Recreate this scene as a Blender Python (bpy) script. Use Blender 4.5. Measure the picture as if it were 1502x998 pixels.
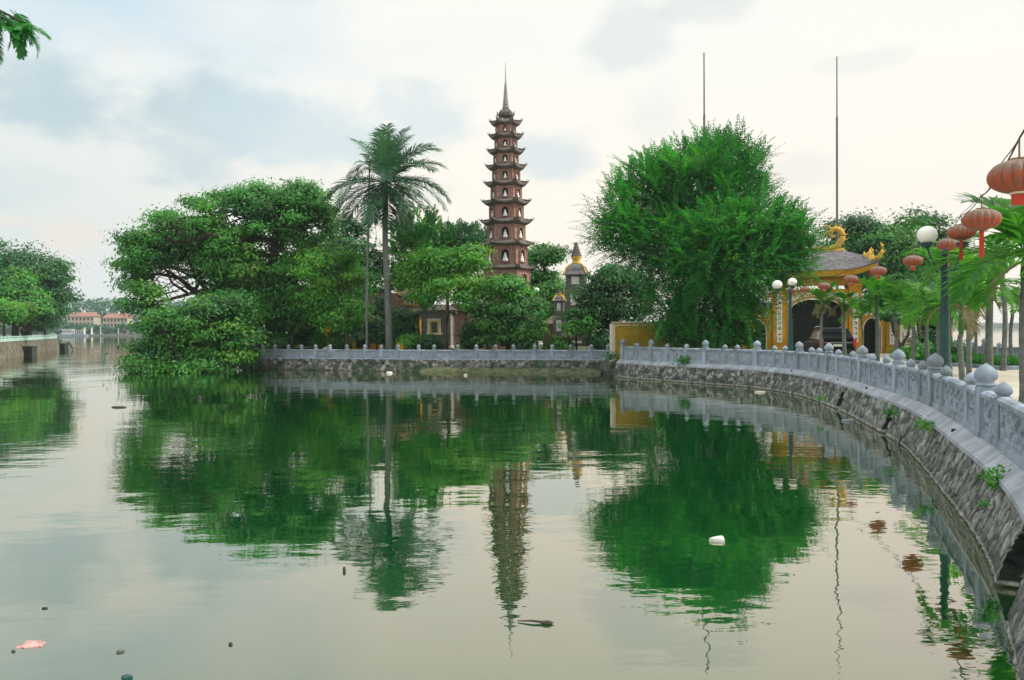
import bpy, math, random
import numpy as np
from mathutils import Vector, Matrix, noise
R = math.radians
scn = bpy.context.scene
for o in list(bpy.data.objects): bpy.data.objects.remove(o)
COL = scn.collection

# ---------------------------------------------------------------- camera
CAM = Vector((0, 0, 2.75)); FPX = 1200.0
cd = bpy.data.cameras.new('camera'); cam = bpy.data.objects.new('camera', cd); COL.objects.link(cam)
cd.sensor_width = 36; cd.lens = FPX / 1502 * 36; cd.clip_end = 6000; cd.clip_start = 0.05
RM = Matrix.Rotation(R(90 - 0.764), 3, 'X') @ Matrix.Rotation(R(-0.37), 3, 'Z')
cam.matrix_world = Matrix.Translation(CAM) @ RM.to_4x4()
scn.camera = cam

# ---------------------------------------------------------------- node helpers
def nd(t, typ, **kw):
    n = t.nodes.new(typ)
    for k, v in kw.items():
        if k.startswith('i_'):
            key = k[2:]
            key = int(key) if key.isdigit() else key.replace('_', ' ')
            s = n.inputs[key]
            if isinstance(v, bpy.types.NodeSocket): t.links.new(v, s)
            else: s.default_value = v
        else: setattr(n, k, v)
    return n
def math_(t, op, a, b=None, c=None, clamp=False):
    n = t.nodes.new('ShaderNodeMath'); n.operation = op; n.use_clamp = clamp
    for i, v in enumerate((a, b, c)):
        if v is None: continue
        if isinstance(v, bpy.types.NodeSocket): t.links.new(v, n.inputs[i])
        else: n.inputs[i].default_value = v
    return n.outputs[0]
def mix_(t, fac, a, b, blend='MIX'):
    n = t.nodes.new('ShaderNodeMix'); n.data_type = 'RGBA'; n.blend_type = blend
    for s, v in ((n.inputs[0], fac), (n.inputs[6], a), (n.inputs[7], b)):
        if isinstance(v, bpy.types.NodeSocket): t.links.new(v, s)
        elif isinstance(v, (tuple, list)): s.default_value = tuple(v) + ((1,) if len(v) == 3 else ())
        else: s.default_value = v
    return n.outputs[2]
def sstep(t, x, lo, hi):
    n = t.nodes.new('ShaderNodeMapRange'); n.interpolation_type = 'SMOOTHSTEP'
    t.links.new(x, n.inputs[0]); n.inputs[1].default_value = lo; n.inputs[2].default_value = hi
    return n.outputs[0]

# ---------------------------------------------------------------- world: daylight sky under broken thin cloud
SUN_AZ, SUN_EL = 98.0, 46.0
w = bpy.data.worlds.new('World'); scn.world = w; w.use_nodes = True
t = w.node_tree; t.nodes.clear()
out = nd(t, 'ShaderNodeOutputWorld'); bg = nd(t, 'ShaderNodeBackground', i_Strength=0.1)
t.links.new(bg.outputs[0], out.inputs[0])
sky = nd(t, 'ShaderNodeTexSky', sky_type='NISHITA', sun_disc=False, sun_elevation=R(SUN_EL), sun_rotation=R(SUN_AZ), air_density=1.0, dust_density=1.5)
tc = nd(t, 'ShaderNodeTexCoord'); gen = tc.outputs['Generated']
sep = nd(t, 'ShaderNodeSeparateXYZ', i_Vector=gen)
dx, dy, dz = sep.outputs
mp = nd(t, 'ShaderNodeMapping', i_Vector=gen); mp.inputs['Scale'].default_value = (1, 1, 2.0)
n1 = nd(t, 'ShaderNodeTexNoise', i_Vector=mp.outputs[0], i_Scale=5.5, i_Detail=7.0, i_Roughness=0.55)
n2 = nd(t, 'ShaderNodeTexNoise', i_Vector=mp.outputs[0], i_Scale=2.2, i_Detail=4.0, i_Roughness=0.5)
nz = math_(t, 'SUBTRACT', n1.outputs[0], 0.5)
S = 8.4
def c10(c): return tuple(v * S for v in c)
lr = sstep(t, dx, -0.62, 0.0)
base = mix_(t, lr, c10((.80, .87, .86)), c10((1.10, 1.02, .91)))
up = sstep(t, dz, 0.10, 0.34)
base = mix_(t, math_(t, 'MULTIPLY', up, 0.75), base, c10((1.03, 1.05, 1.01)))
zen = sstep(t, dz, 0.50, 0.95)
base = mix_(t, zen, base, c10((2.1, 2.2, 2.2)))
skyb = mix_(t, 1.0, sky.outputs[0], (1.9, 1.9, 1.9), 'MULTIPLY')
def blob(px, py, rx, ry, soft=1.0, amp=2.9):
    ux = (px - 751) / FPX; uz = (483 - py) / FPX
    L = math.sqrt(1 + ux * ux + uz * uz)
    a = math_(t, 'DIVIDE', math_(t, 'SUBTRACT', dx, ux / L), rx / FPX)
    b = math_(t, 'DIVIDE', math_(t, 'SUBTRACT', dz, uz / L), ry / FPX)
    d = math_(t, 'SQRT', math_(t, 'ADD', math_(t, 'MULTIPLY', a, a), math_(t, 'MULTIPLY', b, b)))
    v = math_(t, 'ADD', math_(t, 'SUBTRACT', 1.0, d), math_(t, 'MULTIPLY', nz, amp))
    return sstep(t, v, 0.0, soft)
col = base
# clear pale blue upper left
col = mix_(t, math_(t, 'MULTIPLY', blob(120, -20, 420, 170, 1.1, 1.2), 0.8), col, mix_(t, 0.72, skyb, c10((.66, .86, .93))))
# grey-blue cloud banks
for (px, py, rx, ry, a, c) in [(90, 160, 250, 110, .95, (.57, .72, .78)), (230, 205, 130, 55, .75, (.64, .77, .81)),
        (20, 250, 160, 60, .55, (.70, .81, .83)),
        (430, 195, 120, 62, .75, (.66, .81, .87)), (650, 175, 90, 60, .62, (.69, .83, .88)), (800, 225, 120, 50, .68, (.70, .82, .87)),
        (920, 45, 75, 50, .6, (.74, .83, .85)), (1040, 8, 95, 28, .55, (.76, .82, .83)), (1270, 95, 70, 20, .35, (.85, .86, .83)),
        (1180, 255, 60, 25, .35, (.86, .85, .82)), (960, 190, 60, 60, .35, (.82, .86, .86)), (560, 280, 120, 25, .35, (.8, .84, .84))]:
    col = mix_(t, math_(t, 'MULTIPLY', blob(px, py, rx, ry, 0.7), a), col, c10(c))
# small warm puffs low on the left
for (px, py, rx, ry, a) in [(120, 335, 45, 35, .6), (10, 318, 40, 10, .5), (185, 75, 25, 30, .4)]:
    col = mix_(t, math_(t, 'MULTIPLY', blob(px, py, rx, ry, .8), a), col, c10((.95, .86, .76)))
# overall soft mottling
col = mix_(t, math_(t, 'MULTIPLY', sstep(t, n2.outputs[0], 0.48, 0.72), 0.22), col, c10((.80, .86, .88)))
t.links.new(col, bg.inputs[0])

# ---------------------------------------------------------------- sun (veiled by cloud)
sd = bpy.data.lights.new('sun', 'SUN'); sd.energy = 3.0; sd.angle = R(7); sd.color = (1.0, .93, .82)
so = bpy.data.objects.new('sun', sd); COL.objects.link(so)
so.rotation_euler = Vector((-math.sin(R(SUN_AZ)) * math.cos(R(SUN_EL)), -math.cos(R(SUN_AZ)) * math.cos(R(SUN_EL)), -math.sin(R(SUN_EL)))).to_track_quat('-Z', 'Y').to_euler()

vs = scn.view_settings
scn.display_settings.display_device = 'sRGB'
vs.view_transform = 'Standard'; vs.look = 'None'; vs.exposure = 0.18; vs.gamma = 1.0; vs.use_curve_mapping = False
scn.render.resolution_x = 1024; scn.render.resolution_y = 680

# ---------------------------------------------------------------- measuring helpers
def at(px, py, D):
    v = RM @ Vector(((px - 751) / FPX, (499 - py) / FPX, -1))
    return CAM + v * (D / v.y)
def gx(px, D): return at(px, 483, D).x
def m_px(D): return D / FPX

# ---------------------------------------------------------------- object helpers
ORG = {}
def tag(o, label=None, cat=None, group=None, kind=None):
    if label: o['label'] = label
    if cat: o['category'] = cat
    if group: o['group'] = group
    if kind: o['kind'] = kind
    return o
def thing(name, label, cat, loc=(0, 0, 0), rz=0.0, group=None, rx=0, ry=0):
    o = bpy.data.objects.new(name, None); COL.objects.link(o)
    o.location = loc; o.rotation_euler = (rx, ry, rz); o.empty_display_size = .3
    ORG[o.name] = Vector(loc)
    return tag(o, label, cat, group)
def link_mesh(name, me, mat, parent=None, smooth=False):
    o = bpy.data.objects.new(name, me); COL.objects.link(o)
    if mat: me.materials.append(mat)
    if smooth: me.polygons.foreach_set('use_smooth', [True] * len(me.polygons))
    if parent is not None:
        o.parent = parent; ORG[o.name] = ORG.get(parent.name, Vector((0, 0, 0)))
    return o
def fast_mesh(name, V, F, cols=None):
    """V (n,3) float, F (m,4) int quads"""
    me = bpy.data.meshes.new(name)
    V = np.asarray(V, dtype=np.float32); F = np.asarray(F, dtype=np.int32)
    n, m, k = len(V), len(F), F.shape[1]
    me.vertices.add(n); me.vertices.foreach_set('co', V.ravel())
    me.loops.add(m * k); me.loops.foreach_set('vertex_index', F.ravel())
    me.polygons.add(m); me.polygons.foreach_set('loop_start', np.arange(0, m * k, k, dtype=np.int32))
    if cols is not None:
        a = me.color_attributes.new('Col', 'FLOAT_COLOR', 'POINT')
        c = np.ones((n, 4), dtype=np.float32); c[:, :3] = cols
        a.data.foreach_set('color', c.ravel())
    me.update(calc_edges=True); me.validate()
    return me
class MB:
    def __init__(s): s.v = []; s.f = []; s.c = None
    def add(s, vs_, fs):
        b = len(s.v); s.v += [tuple(v) for v in vs_]; s.f += [tuple(i + b for i in f) for f in fs]
        return s
    def box(s, x0, x1, y0, y1, z0, z1, M=None):
        v = [Vector(p) for p in ((x0, y0, z0), (x1, y0, z0), (x1, y1, z0), (x0, y1, z0), (x0, y0, z1), (x1, y0, z1), (x1, y1, z1), (x0, y1, z1))]
        if M is not None: v = [M @ p for p in v]
        return s.add(v, [(0, 3, 2, 1), (4, 5, 6, 7), (0, 1, 5, 4), (1, 2, 6, 5), (2, 3, 7, 6), (3, 0, 4, 7)])
    def bbox(s, x0, x1, y0, y1, z0, z1, b=.02, M=None):
        """box with chamfered vertical edges and top edge"""
        def ring(i, z): return [(x0 + i, y0 + b, z), (x0 + b, y0 + i, z), (x1 - b, y0 + i, z), (x1 - i, y0 + b, z), (x1 - i, y1 - b, z), (x1 - b, y1 - i, z), (x0 + b, y1 - i, z), (x0 + i, y1 - b, z)]
        rs = [ring(0, z0), ring(0, z1 - b), ring(b * .9, z1)]
        v = [Vector(p) for r in rs for p in r]
        if M is not None: v = [M @ p for p in v]
        f = []
        for k in range(2):
            for i in range(8):
                j = (i + 1) % 8; f.append((k * 8 + i, k * 8 + j, k * 8 + 8 + j, k * 8 + 8 + i))
        f.append(tuple(range(16, 24))); f.append(tuple(reversed(range(8))))
        return s.add(v, f)
    def prism(s, poly, y0, y1, M=None):
        """poly in (x,z) extruded along y"""
        n = len(poly)
        v = [Vector((p[0], y0, p[1])) for p in poly] + [Vector((p[0], y1, p[1])) for p in poly]
        if M is not None: v = [M @ p for p in v]
        f = [tuple(range(n)), tuple(reversed(range(n, 2 * n)))] + [((i + 1) % n, i, n + i, n + (i + 1) % n) for i in range(n)]
        return s.add(v, f)
    def vprism(s, poly, z0, z1):
        n = len(poly)
        v = [(p[0], p[1], z0) for p in poly] + [(p[0], p[1], z1) for p in poly]
        return s.add(v, [tuple(reversed(range(n))), tuple(range(n, 2 * n))] + [(i, (i + 1) % n, n + (i + 1) % n, n + i) for i in range(n)])
    def tube(s, pts, rad, sides=8, caps=True):
        pts = [Vector(p) for p in pts]; n = len(pts)
        if not isinstance(rad, (list, tuple)): rad = [rad] * n
        vs_ = []; up0 = None
        for i, p in enumerate(pts):
            d = (pts[min(i + 1, n - 1)] - pts[max(i - 1, 0)])
            if d.length < 1e-6: d = Vector((0, 0, 1))
            d.normalize()
            if up0 is None:
                up0 = Vector((0, 0, 1)) if abs(d.z) < .9 else Vector((1, 0, 0))
            a = d.cross(up0)
            if a.length < 1e-4: a = d.cross(Vector((0, 1, 0)))
            a.normalize(); b = d.cross(a); up0 = -b if False else up0
            for k in range(sides):
                th = 2 * math.pi * k / sides
                vs_.append(p + (a * math.cos(th) + b * math.sin(th)) * rad[i])
        fs = []
        for i in range(n - 1):
            for k in range(sides):
                j = (k + 1) % sides
                fs.append((i * sides + k, i * sides + j, (i + 1) * sides + j, (i + 1) * sides + k))
        if caps:
            fs.append(tuple(reversed(range(sides)))); fs.append(tuple(range((n - 1) * sides, n * sides)))
        return s.add(vs_, fs)
    def lathe(s, prof, sides=20, M=None, ribs=0, ribamp=0.0):
        vs_ = []; n = len(prof)
        for (r, z) in prof:
            for k in range(sides):
                th = 2 * math.pi * k / sides
                rr = r * (1 + (ribamp * (abs(math.sin(ribs * th / 2)) - 1) if ribs else 0))
                p = Vector((rr * math.cos(th), rr * math.sin(th), z))
                vs_.append(M @ p if M is not None else p)
        fs = []
        for i in range(n - 1):
            for k in range(sides):
                j = (k + 1) % sides
                fs.append((i * sides + k, i * sides + j, (i + 1) * sides + j, (i + 1) * sides + k))
        fs.append(tuple(reversed(range(sides)))); fs.append(tuple(range((n - 1) * sides, n * sides)))
        return s.add(vs_, fs)
    def build(s, name, mat, parent=None, smooth=False, world=False):
        v = s.v
        if world and parent is not None:
            o = ORG[parent.name]; v = [(p[0] - o.x, p[1] - o.y, p[2] - o.z) for p in v]
        me = bpy.data.meshes.new(name); me.from_pydata(v, [], s.f); me.validate()
        if s.c is not None:
            a = me.color_attributes.new('Col', 'FLOAT_COLOR', 'POINT')
            a.data.foreach_set('color', np.array([tuple(c) + (1,) for c in s.c], dtype=np.float32).ravel())
        return link_mesh(name, me, mat, parent, smooth)
def copy_tree(o, parent=None):
    c = o.copy(); COL.objects.link(c); c.parent = parent
    for ch in [x for x in o.children]: copy_tree(ch, c)
    return c

# ---------------------------------------------------------------- materials
MATS = {}
def mat(name, color, rough=.7, spec=.3, var=.15, scale=4.0, bump=0.0, bscale=20.0, metal=0.0, stain=None, st=(.5, .7), attr=False, vstretch=1.0):
    if name in MATS: return MATS[name]
    m = bpy.data.materials.new(name); m.use_nodes = True; tt = m.node_tree
    p = tt.nodes['Principled BSDF']; p.inputs['Roughness'].default_value = rough
    p.inputs['Specular IOR Level'].default_value = spec; p.inputs['Metallic'].default_value = metal
    g = nd(tt, 'ShaderNodeTexCoord').outputs['Object']
    if vstretch != 1.0:
        mpn = nd(tt, 'ShaderNodeMapping', i_Vector=g); mpn.inputs['Scale'].default_value = (1, 1, vstretch); gs = mpn.outputs[0]
    else: gs = g
    n = nd(tt, 'ShaderNodeTexNoise', i_Vector=gs, i_Scale=scale, i_Detail=6.0, i_Roughness=.6)
    if attr: c = nd(tt, 'ShaderNodeVertexColor', layer_name='Col').outputs[0]
    else: c = tuple(color)
    dark = mix_(tt, 1.0, c, (1 - 1.6 * var,) * 3, 'MULTIPLY'); lite = mix_(tt, 1.0, c, (1 + var,) * 3, 'MULTIPLY')
    cc = mix_(tt, sstep(tt, n.outputs[0], .3, .7), dark, lite)
    if stain:
        n3 = nd(tt, 'ShaderNodeTexNoise', i_Vector=gs, i_Scale=scale * .45, i_Detail=8.0, i_Roughness=.65)
        cc = mix_(tt, math_(tt, 'MULTIPLY', sstep(tt, n3.outputs[0], st[0], st[1]), .8), cc, stain)
    tt.links.new(cc, p.inputs['Base Color'])
    if bump:
        nb = nd(tt, 'ShaderNodeTexNoise', i_Vector=g, i_Scale=bscale, i_Detail=6.0)
        b = nd(tt, 'ShaderNodeBump', i_Strength=bump, i_Distance=.03, i_Height=nb.outputs[0]); tt.links.new(b.outputs[0], p.inputs['Normal'])
    MATS[name] = m; return m
def leafmat(name, dark, light, trans=.35, rough=.45, spec=.35):
    if name in MATS: return MATS[name]
    m = bpy.data.materials.new(name); m.use_nodes = True; tt = m.node_tree; tt.nodes.clear()
    o = nd(tt, 'ShaderNodeOutputMaterial')
    a = nd(tt, 'ShaderNodeVertexColor', layer_name='Col')
    s = nd(tt, 'ShaderNodeSeparateColor', i_Color=a.outputs[0])
    c = mix_(tt, s.outputs[0], dark, light)
    c = mix_(tt, s.outputs[1], c, (light[0] * 2.3 + .012, light[1] * 1.0, light[2] * .8))
    c = mix_(tt, math_(tt, 'MULTIPLY', s.outputs[2], .9), c, (.20, .21, .035))
    p = nd(tt, 'ShaderNodeBsdfPrincipled', i_Base_Color=c, i_Roughness=rough); p.inputs['Specular IOR Level'].default_value = spec
    tl = nd(tt, 'ShaderNodeBsdfTranslucent', i_Color=mix_(tt, 1.0, c, (1.3, 1.5, .8), 'MULTIPLY'))
    mx = nd(tt, 'ShaderNodeMixShader', i_Fac=trans)
    tt.links.new(p.outputs[0], mx.inputs[1]); tt.links.new(tl.outputs[0], mx.inputs[2]); tt.links.new(mx.outputs[0], o.inputs[0])
    MATS[name] = m; return m
M_STONE = mat('blue grey carved stone', (.27, .325, .39), .8, .18, .2, 2.4, .2, 40, stain=(.14, .165, .17), st=(.47, .64), vstretch=.45)
M_STONE2 = mat('pale bluish rail stone', (.30, .36, .46), .8, .2, .15, 2.5, .15, 30, stain=(.18, .22, .26), st=(.5, .75))
M_PANEL = mat('carved relief panel', (.25, .30, .36), .8, .2, .18, 6.0, .4, 28, stain=(.21, .245, .285), st=(.52, .7))
M_COPE = mat('worn coping slab', (.31, .335, .375), .8, .2, .18, 2.2, .3, 25, stain=(.22, .22, .22), st=(.52, .72))
M_WALL = mat('rubble masonry', (1, 1, 1), .85, .2, .3, 9.0, .8, 30, attr=True)
M_PAVE = mat('cream paving', (.47, .43, .36), .8, .2, .08, 1.2, .1, 10)
M_SOIL = mat('dark soil and moss', (.055, .075, .035), .95, .1, .4, 1.5, .5, 6, stain=(.10, .08, .05))  # soil's own dark green with random brown patches
M_MUD = mat('mud bank', (.10, .11, .06), .9, .15, .35, 3.0, .5, 9, stain=(.05, .10, .04))
M_YEL = mat('ochre plaster', (.50, .27, .02), .8, .2, .14, 1.6, .15, 12, stain=(.36, .20, .03), st=(.55, .8))
M_YEL2 = mat('dull ochre plaster', (.38, .25, .025), .8, .2, .14, 1.6, .15, 12, stain=(.25, .16, .03), st=(.55, .8))
M_GOLD = mat('yellow glazed ornament', (.60, .38, .05), .6, .35, .25, 7.0, .3, 20)
M_CREAM = mat('cream plaster', (.62, .58, .46), .8, .2, .12, 3.0, .1, 15)
M_WHITE = mat('white plaster', (.70, .70, .66), .7, .3, .08, 3.0)
M_STATUE = mat('white statue glaze', (.72, .78, .78), .5, .4, .05, 3.0)
M_TILE = mat('dark weathered tile', (.125, .108, .098), .8, .25, .3, 6.0, .6, 14, stain=(.18, .155, .14))
M_GTILE = mat('grey roof tile', (.16, .15, .16), .8, .25, .22, 5.0, .7, 16)
M_BRICK = mat('red pagoda brick', (.32, .185, .145), .85, .15, .2, 5.0, .3, 18, stain=(.21, .115, .09), st=(.5, .75))
M_BRICK2 = mat('pale red brick', (.36, .215, .175), .85, .15, .2, 5.0, .3, 18)
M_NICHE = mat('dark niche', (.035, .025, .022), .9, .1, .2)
M_DARK = mat('near black opening', (.012, .020, .018), .7, .3, .3)  # near-black; in the gate it paints the passage shade
M_GBRICK = mat('grey brick', (.17, .165, .16), .85, .15, .25, 8.0, .5, 20)
M_RTILE = mat('brown roof tile', (.17, .11, .085), .85, .2, .25, 6.0, .6, 14)
M_BARK = mat('grey brown bark', (.085, .075, .06), .9, .15, .3, 6.0, .8, 14, vstretch=.3)
M_BARKD = mat('dark bark', (.045, .04, .033), .9, .15, .3, 6.0, .8, 14, vstretch=.3)
M_PALMT = mat('grey palm trunk', (.15, .165, .155), .85, .2, .2, 5.0, .4, 12)
M_SHAFT = mat('green crownshaft', (.06, .15, .03), .5, .35, .25, 4.0)
M_POLE = mat('dark green painted pole', (.008, .06, .06), .4, .45, .15, 3.0)
M_IRON = mat('dull steel pole', (.10, .10, .09), .5, .5, .2, 2.0)
M_GLOBE = mat('frosted globe', (.82, .80, .75), .35, .5, .06, 3.0)
M_WIRE = mat('wire', (.03, .03, .03), .7, .2, .1)
M_MINT = mat('mint railing', (.33, .50, .45), .7, .3, .1, 1.0)
M_SHOREWALL = mat('brown shore masonry', (.14, .13, .105), .9, .15, .35, 1.4, .5, 5, stain=(.10, .10, .06), st=(.5, .7))
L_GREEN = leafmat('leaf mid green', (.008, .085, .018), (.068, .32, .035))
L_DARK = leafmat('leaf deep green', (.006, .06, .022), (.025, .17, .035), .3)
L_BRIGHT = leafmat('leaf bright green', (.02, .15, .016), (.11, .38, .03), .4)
L_FEATHER = leafmat('feathery leaf', (.008, .10, .025), (.045, .30, .04))
L_TEAL = leafmat('leaf blue green', (.012, .09, .05), (.04, .17, .085), .3)
L_PALM = leafmat('areca leaf', (.015, .11, .014), (.11, .32, .025), .4, .5, .2)
L_PALMD = leafmat('dry palm leaf', (.14, .12, .06), (.30, .24, .14), .3)
L_COCO = leafmat('coconut leaf', (.020, .080, .042), (.065, .165, .07), .3, .45, .25)

# ---------------------------------------------------------------- curves
def catmull(P, n=24):
    P = [Vector((p[0], p[1], 0)) for p in P]
    Q = [P[0] * 2 - P[1]] + P + [P[-1] * 2 - P[-2]]
    o = []
    for i in range(1, len(Q) - 2):
        a, b, c, d = Q[i - 1], Q[i], Q[i + 1], Q[i + 2]
        for k in range(n):
            u = k / n
            o.append(.5 * ((2 * b) + (c - a) * u + (2 * a - 5 * b + 4 * c - d) * u * u + (3 * b - a - 3 * c + d) * u ** 3))
    o.append(P[-1]); return o
class Path:
    def __init__(s, P):
        s.p = catmull(P); s.s = [0]
        for a, b in zip(s.p, s.p[1:]): s.s.append(s.s[-1] + (b - a).length)
        s.L = s.s[-1]
    def pos(s, q):
        q = min(max(q, 0), s.L - 1e-6)
        i = int(np.searchsorted(s.s, q, side='right')) - 1; i = min(i, len(s.p) - 2)
        u = (q - s.s[i]) / max(s.s[i + 1] - s.s[i], 1e-9)
        return s.p[i].lerp(s.p[i + 1], u)
    def tan(s, q):
        d = s.pos(min(q + .25, s.L)) - s.pos(max(q - .25, 0)); return d.normalized()
    def nor(s, q):
        d = s.tan(q); return Vector((-d.y, d.x, 0))
    def near(s, x, y):
        v = Vector((x, y, 0)); k = min(range(len(s.p)), key=lambda i: (s.p[i] - v).length_squared); return s.s[k]

PATH_MAIN = Path([(-14, .4), (-8, .5), (-3, .7), (-.6, 1.05), (1.6, 2.1), (3.45, 4.6), (5.0, 7.4), (6.26, 10), (7.45, 13.1), (8.65, 16.4), (9.5, 19.0), (10.3, 22.4), (11.1, 26.2), (11.75, 30.3), (11.95, 34), (11.3, 37.4), (9.6, 40.5), (7.6, 43.6), (6.15, 46.6)])
PATH_LOW = Path([(5.9, 50.6), (2.0, 51.8), (-6.85, 54.3), (-12, 56.3), (-17.0, 58.6), (-19.4, 60.6), (-20.3, 64), (-19.5, 70), (-17, 80)])

# ---------------------------------------------------------------- the ground and the water
def water_material():
    m = bpy.data.materials.new('lake water'); m.use_nodes = True; tt = m.node_tree; tt.nodes.clear()
    o = nd(tt, 'ShaderNodeOutputMaterial')
    g = nd(tt, 'ShaderNodeTexCoord').outputs['Object']
    def noise_(sx, sy, scale, det, rot=0):
        mp = nd(tt, 'ShaderNodeMapping', i_Vector=g); mp.inputs['Scale'].default_value = (sx, sy, 1); mp.inputs['Rotation'].default_value = (0, 0, rot)
        return nd(tt, 'ShaderNodeTexNoise', i_Vector=mp.outputs[0], i_Scale=scale, i_Detail=det, i_Roughness=.5).outputs[0]
    big = noise_(1, 1, .16, 3)
    calm = sstep(tt, big, .36, .66)
    h = math_(tt, 'ADD', math_(tt, 'MULTIPLY', noise_(.55, 1.25, 1.15, 2.0, .12), 1.0), math_(tt, 'MULTIPLY', noise_(.7, 1.25, 4.2, 2.0, -.2), .22))
    h = math_(tt, 'ADD', h, math_(tt, 'MULTIPLY', noise_(.8, 1.2, .35, 1.0, .3), 1.3))
    h = math_(tt, 'ADD', h, math_(tt, 'MULTIPLY', math_(tt, 'MULTIPLY', noise_(.7, 1.2, 9.0, 1.0, .1), .10), calm))
    h2 = math_(tt, 'MULTIPLY', h, math_(tt, 'ADD', math_(tt, 'MULTIPLY', calm, .75), .35))
    b = nd(tt, 'ShaderNodeBump', i_Strength=1.0, i_Distance=.0085, i_Height=h2)
    body = nd(tt, 'ShaderNodeBsdfDiffuse', i_Color=(.0003, .056, .013, 1))
    gl = nd(tt, 'ShaderNodeBsdfGlossy', i_Color=(.90, .835, .75, 1), i_Roughness=.015); tt.links.new(b.outputs[0], gl.inputs['Normal'])
    lw = nd(tt, 'ShaderNodeLayerWeight', i_Blend=.5)
    tt.links.new(mix_(tt, sstep(tt, lw.outputs['Facing'], .58, .95), (.92, .80, .72), (.92, .875, .80)), gl.inputs['Color'])
    f = nd(tt, 'ShaderNodeMapRange'); tt.links.new(lw.outputs['Facing'], f.inputs[0])
    f.inputs[1].default_value = .58; f.inputs[2].default_value = .97; f.inputs[3].default_value = .42; f.inputs[4].default_value = .93
    mx = nd(tt, 'ShaderNodeMixShader', i_Fac=f.outputs[0]); tt.links.new(body.outputs[0], mx.inputs[1]); tt.links.new(gl.outputs[0], mx.inputs[2])
    tt.links.new(mx.outputs[0], o.inputs[0]); return m
M_WATER = water_material()
mb = MB(); mb.add([(-1900, -200, 0), (1900, -200, 0), (1900, 1900, 0), (-1900, 1900, 0)], [(0, 1, 2, 3)])
tag(mb.build('lake_water', M_WATER), kind='structure')
mb = MB(); mb.add([(-1900, -200, -2), (1900, -200, -2), (1900, 1900, -2), (-1900, 1900, -2)], [(0, 1, 2, 3)])
tag(mb.build('ground', M_MUD), kind='structure')
def sheet(name, poly, z, m):
    mb = MB(); mb.add([(p[0], p[1], z) for p in poly], [tuple(range(len(poly)))])
    return tag(mb.build(name, m), kind='structure')
main_in = [PATH_MAIN.pos(q) - PATH_MAIN.nor(q) * .05 for q in np.arange(0, PATH_MAIN.L, .7)]
sheet('promenade', [(p.x, p.y) for p in main_in] + [(6.3, 47.2), (14, 62), (27, 62), (25.5, 40), (25.0, 20), (24, -20), (-14, -20)], 1.0, M_PAVE)
low_in = [PATH_LOW.pos(q) - PATH_LOW.nor(q) * .05 for q in np.arange(0, PATH_LOW.L, 1.0)]
isl = [(p.x, p.y) for p in low_in]
sheet('island_ground', isl + [(-10, 100), (30, 105), (36, 70), (28, 61), (14.1, 61.9), (6.4, 47.3)], .86, M_SOIL)

# ---------------------------------------------------------------- stone retaining walls
def masonry(path, q0, q1, ds, ztop, otop, zbot, obot, nv, su, sv, shear, relief, gaps, palette, mortar, seed, foot=None, moss=None):
    qs = np.arange(q0, q1, ds); V = []; C = []; F = []
    rnd = random.Random(seed)
    for q in qs:
        p = path.pos(q); n = path.nor(q)
        gap = 0; gap_shade = 0
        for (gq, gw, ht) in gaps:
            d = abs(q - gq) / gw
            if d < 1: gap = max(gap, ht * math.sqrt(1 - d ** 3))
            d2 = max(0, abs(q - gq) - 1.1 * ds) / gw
            if d2 < 1: gap_shade = max(gap_shade, ht * math.sqrt(1 - d2 ** 3) + .02)
        for k in range(nv + 1):
            v = k / nv; z = zbot + (ztop - zbot) * v; off = obot + (otop - obot) * v
            uv = Vector(((q + shear * z) / su + .35 * noise.noise((q * 1.7, z * 1.7, seed)), z / sv, seed * 7.3))
            d, pts = noise.voronoi(uv)
            e = min(max((d[1] - d[0] - .02) / .11, 0), 1)
            cr = noise.cell(Vector((pts[0].x * 13.7, pts[0].y * 11.3, 2.5))); cr2 = noise.cell(Vector((pts[0].x * 7.1, pts[0].y * 17.9, 8.5)))
            cr = abs(cr) % 1.0; cr2 = abs(cr2) % 1.0
            hgt = relief * (e * (.6 + .6 * cr + 1.1 * (cr2 - .5) * (uv.x - pts[0].x) + .7 * (cr - .5) * (uv.y - pts[0].y))) + .18 * relief * noise.noise((q * 14, z * 14, seed))
            if k == nv: hgt = 0
            inside = z < gap
            o = off + hgt - (1.9 if inside else 0)
            w_ = p + n * o
            V.append((w_.x, w_.y, z))
            a, b = palette
            c = Vector(a).lerp(Vector(b), cr) * (.8 + .4 * cr2)
            c = Vector(mortar).lerp(c, e)
            if z < gap_shade: c = Vector((.018, .022, .018))  # deep shade of the drain gaps painted near-black, lips included
            if foot and z < foot[0] + .03 * noise.noise((q * 3, 0, 1)): c = Vector(foot[1]) * (.8 + .3 * cr)
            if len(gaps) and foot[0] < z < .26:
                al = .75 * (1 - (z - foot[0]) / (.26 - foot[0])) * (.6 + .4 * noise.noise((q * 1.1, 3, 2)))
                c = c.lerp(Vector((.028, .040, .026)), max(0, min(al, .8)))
            if moss:
                mo = noise.noise((q * .6, z * 1.5, seed + 3)) * .5 + .5
                if mo > .5: c = c.lerp(Vector(moss), min((mo - .5) * 3, .85))
            C.append(c)
    m = nv + 1
    for i in range(len(qs) - 1):
        for k in range(nv): F.append((i * m + k, (i + 1) * m + k, (i + 1) * m + k + 1, i * m + k + 1))
    return V, F, np.array([tuple(c) for c in C])
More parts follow.
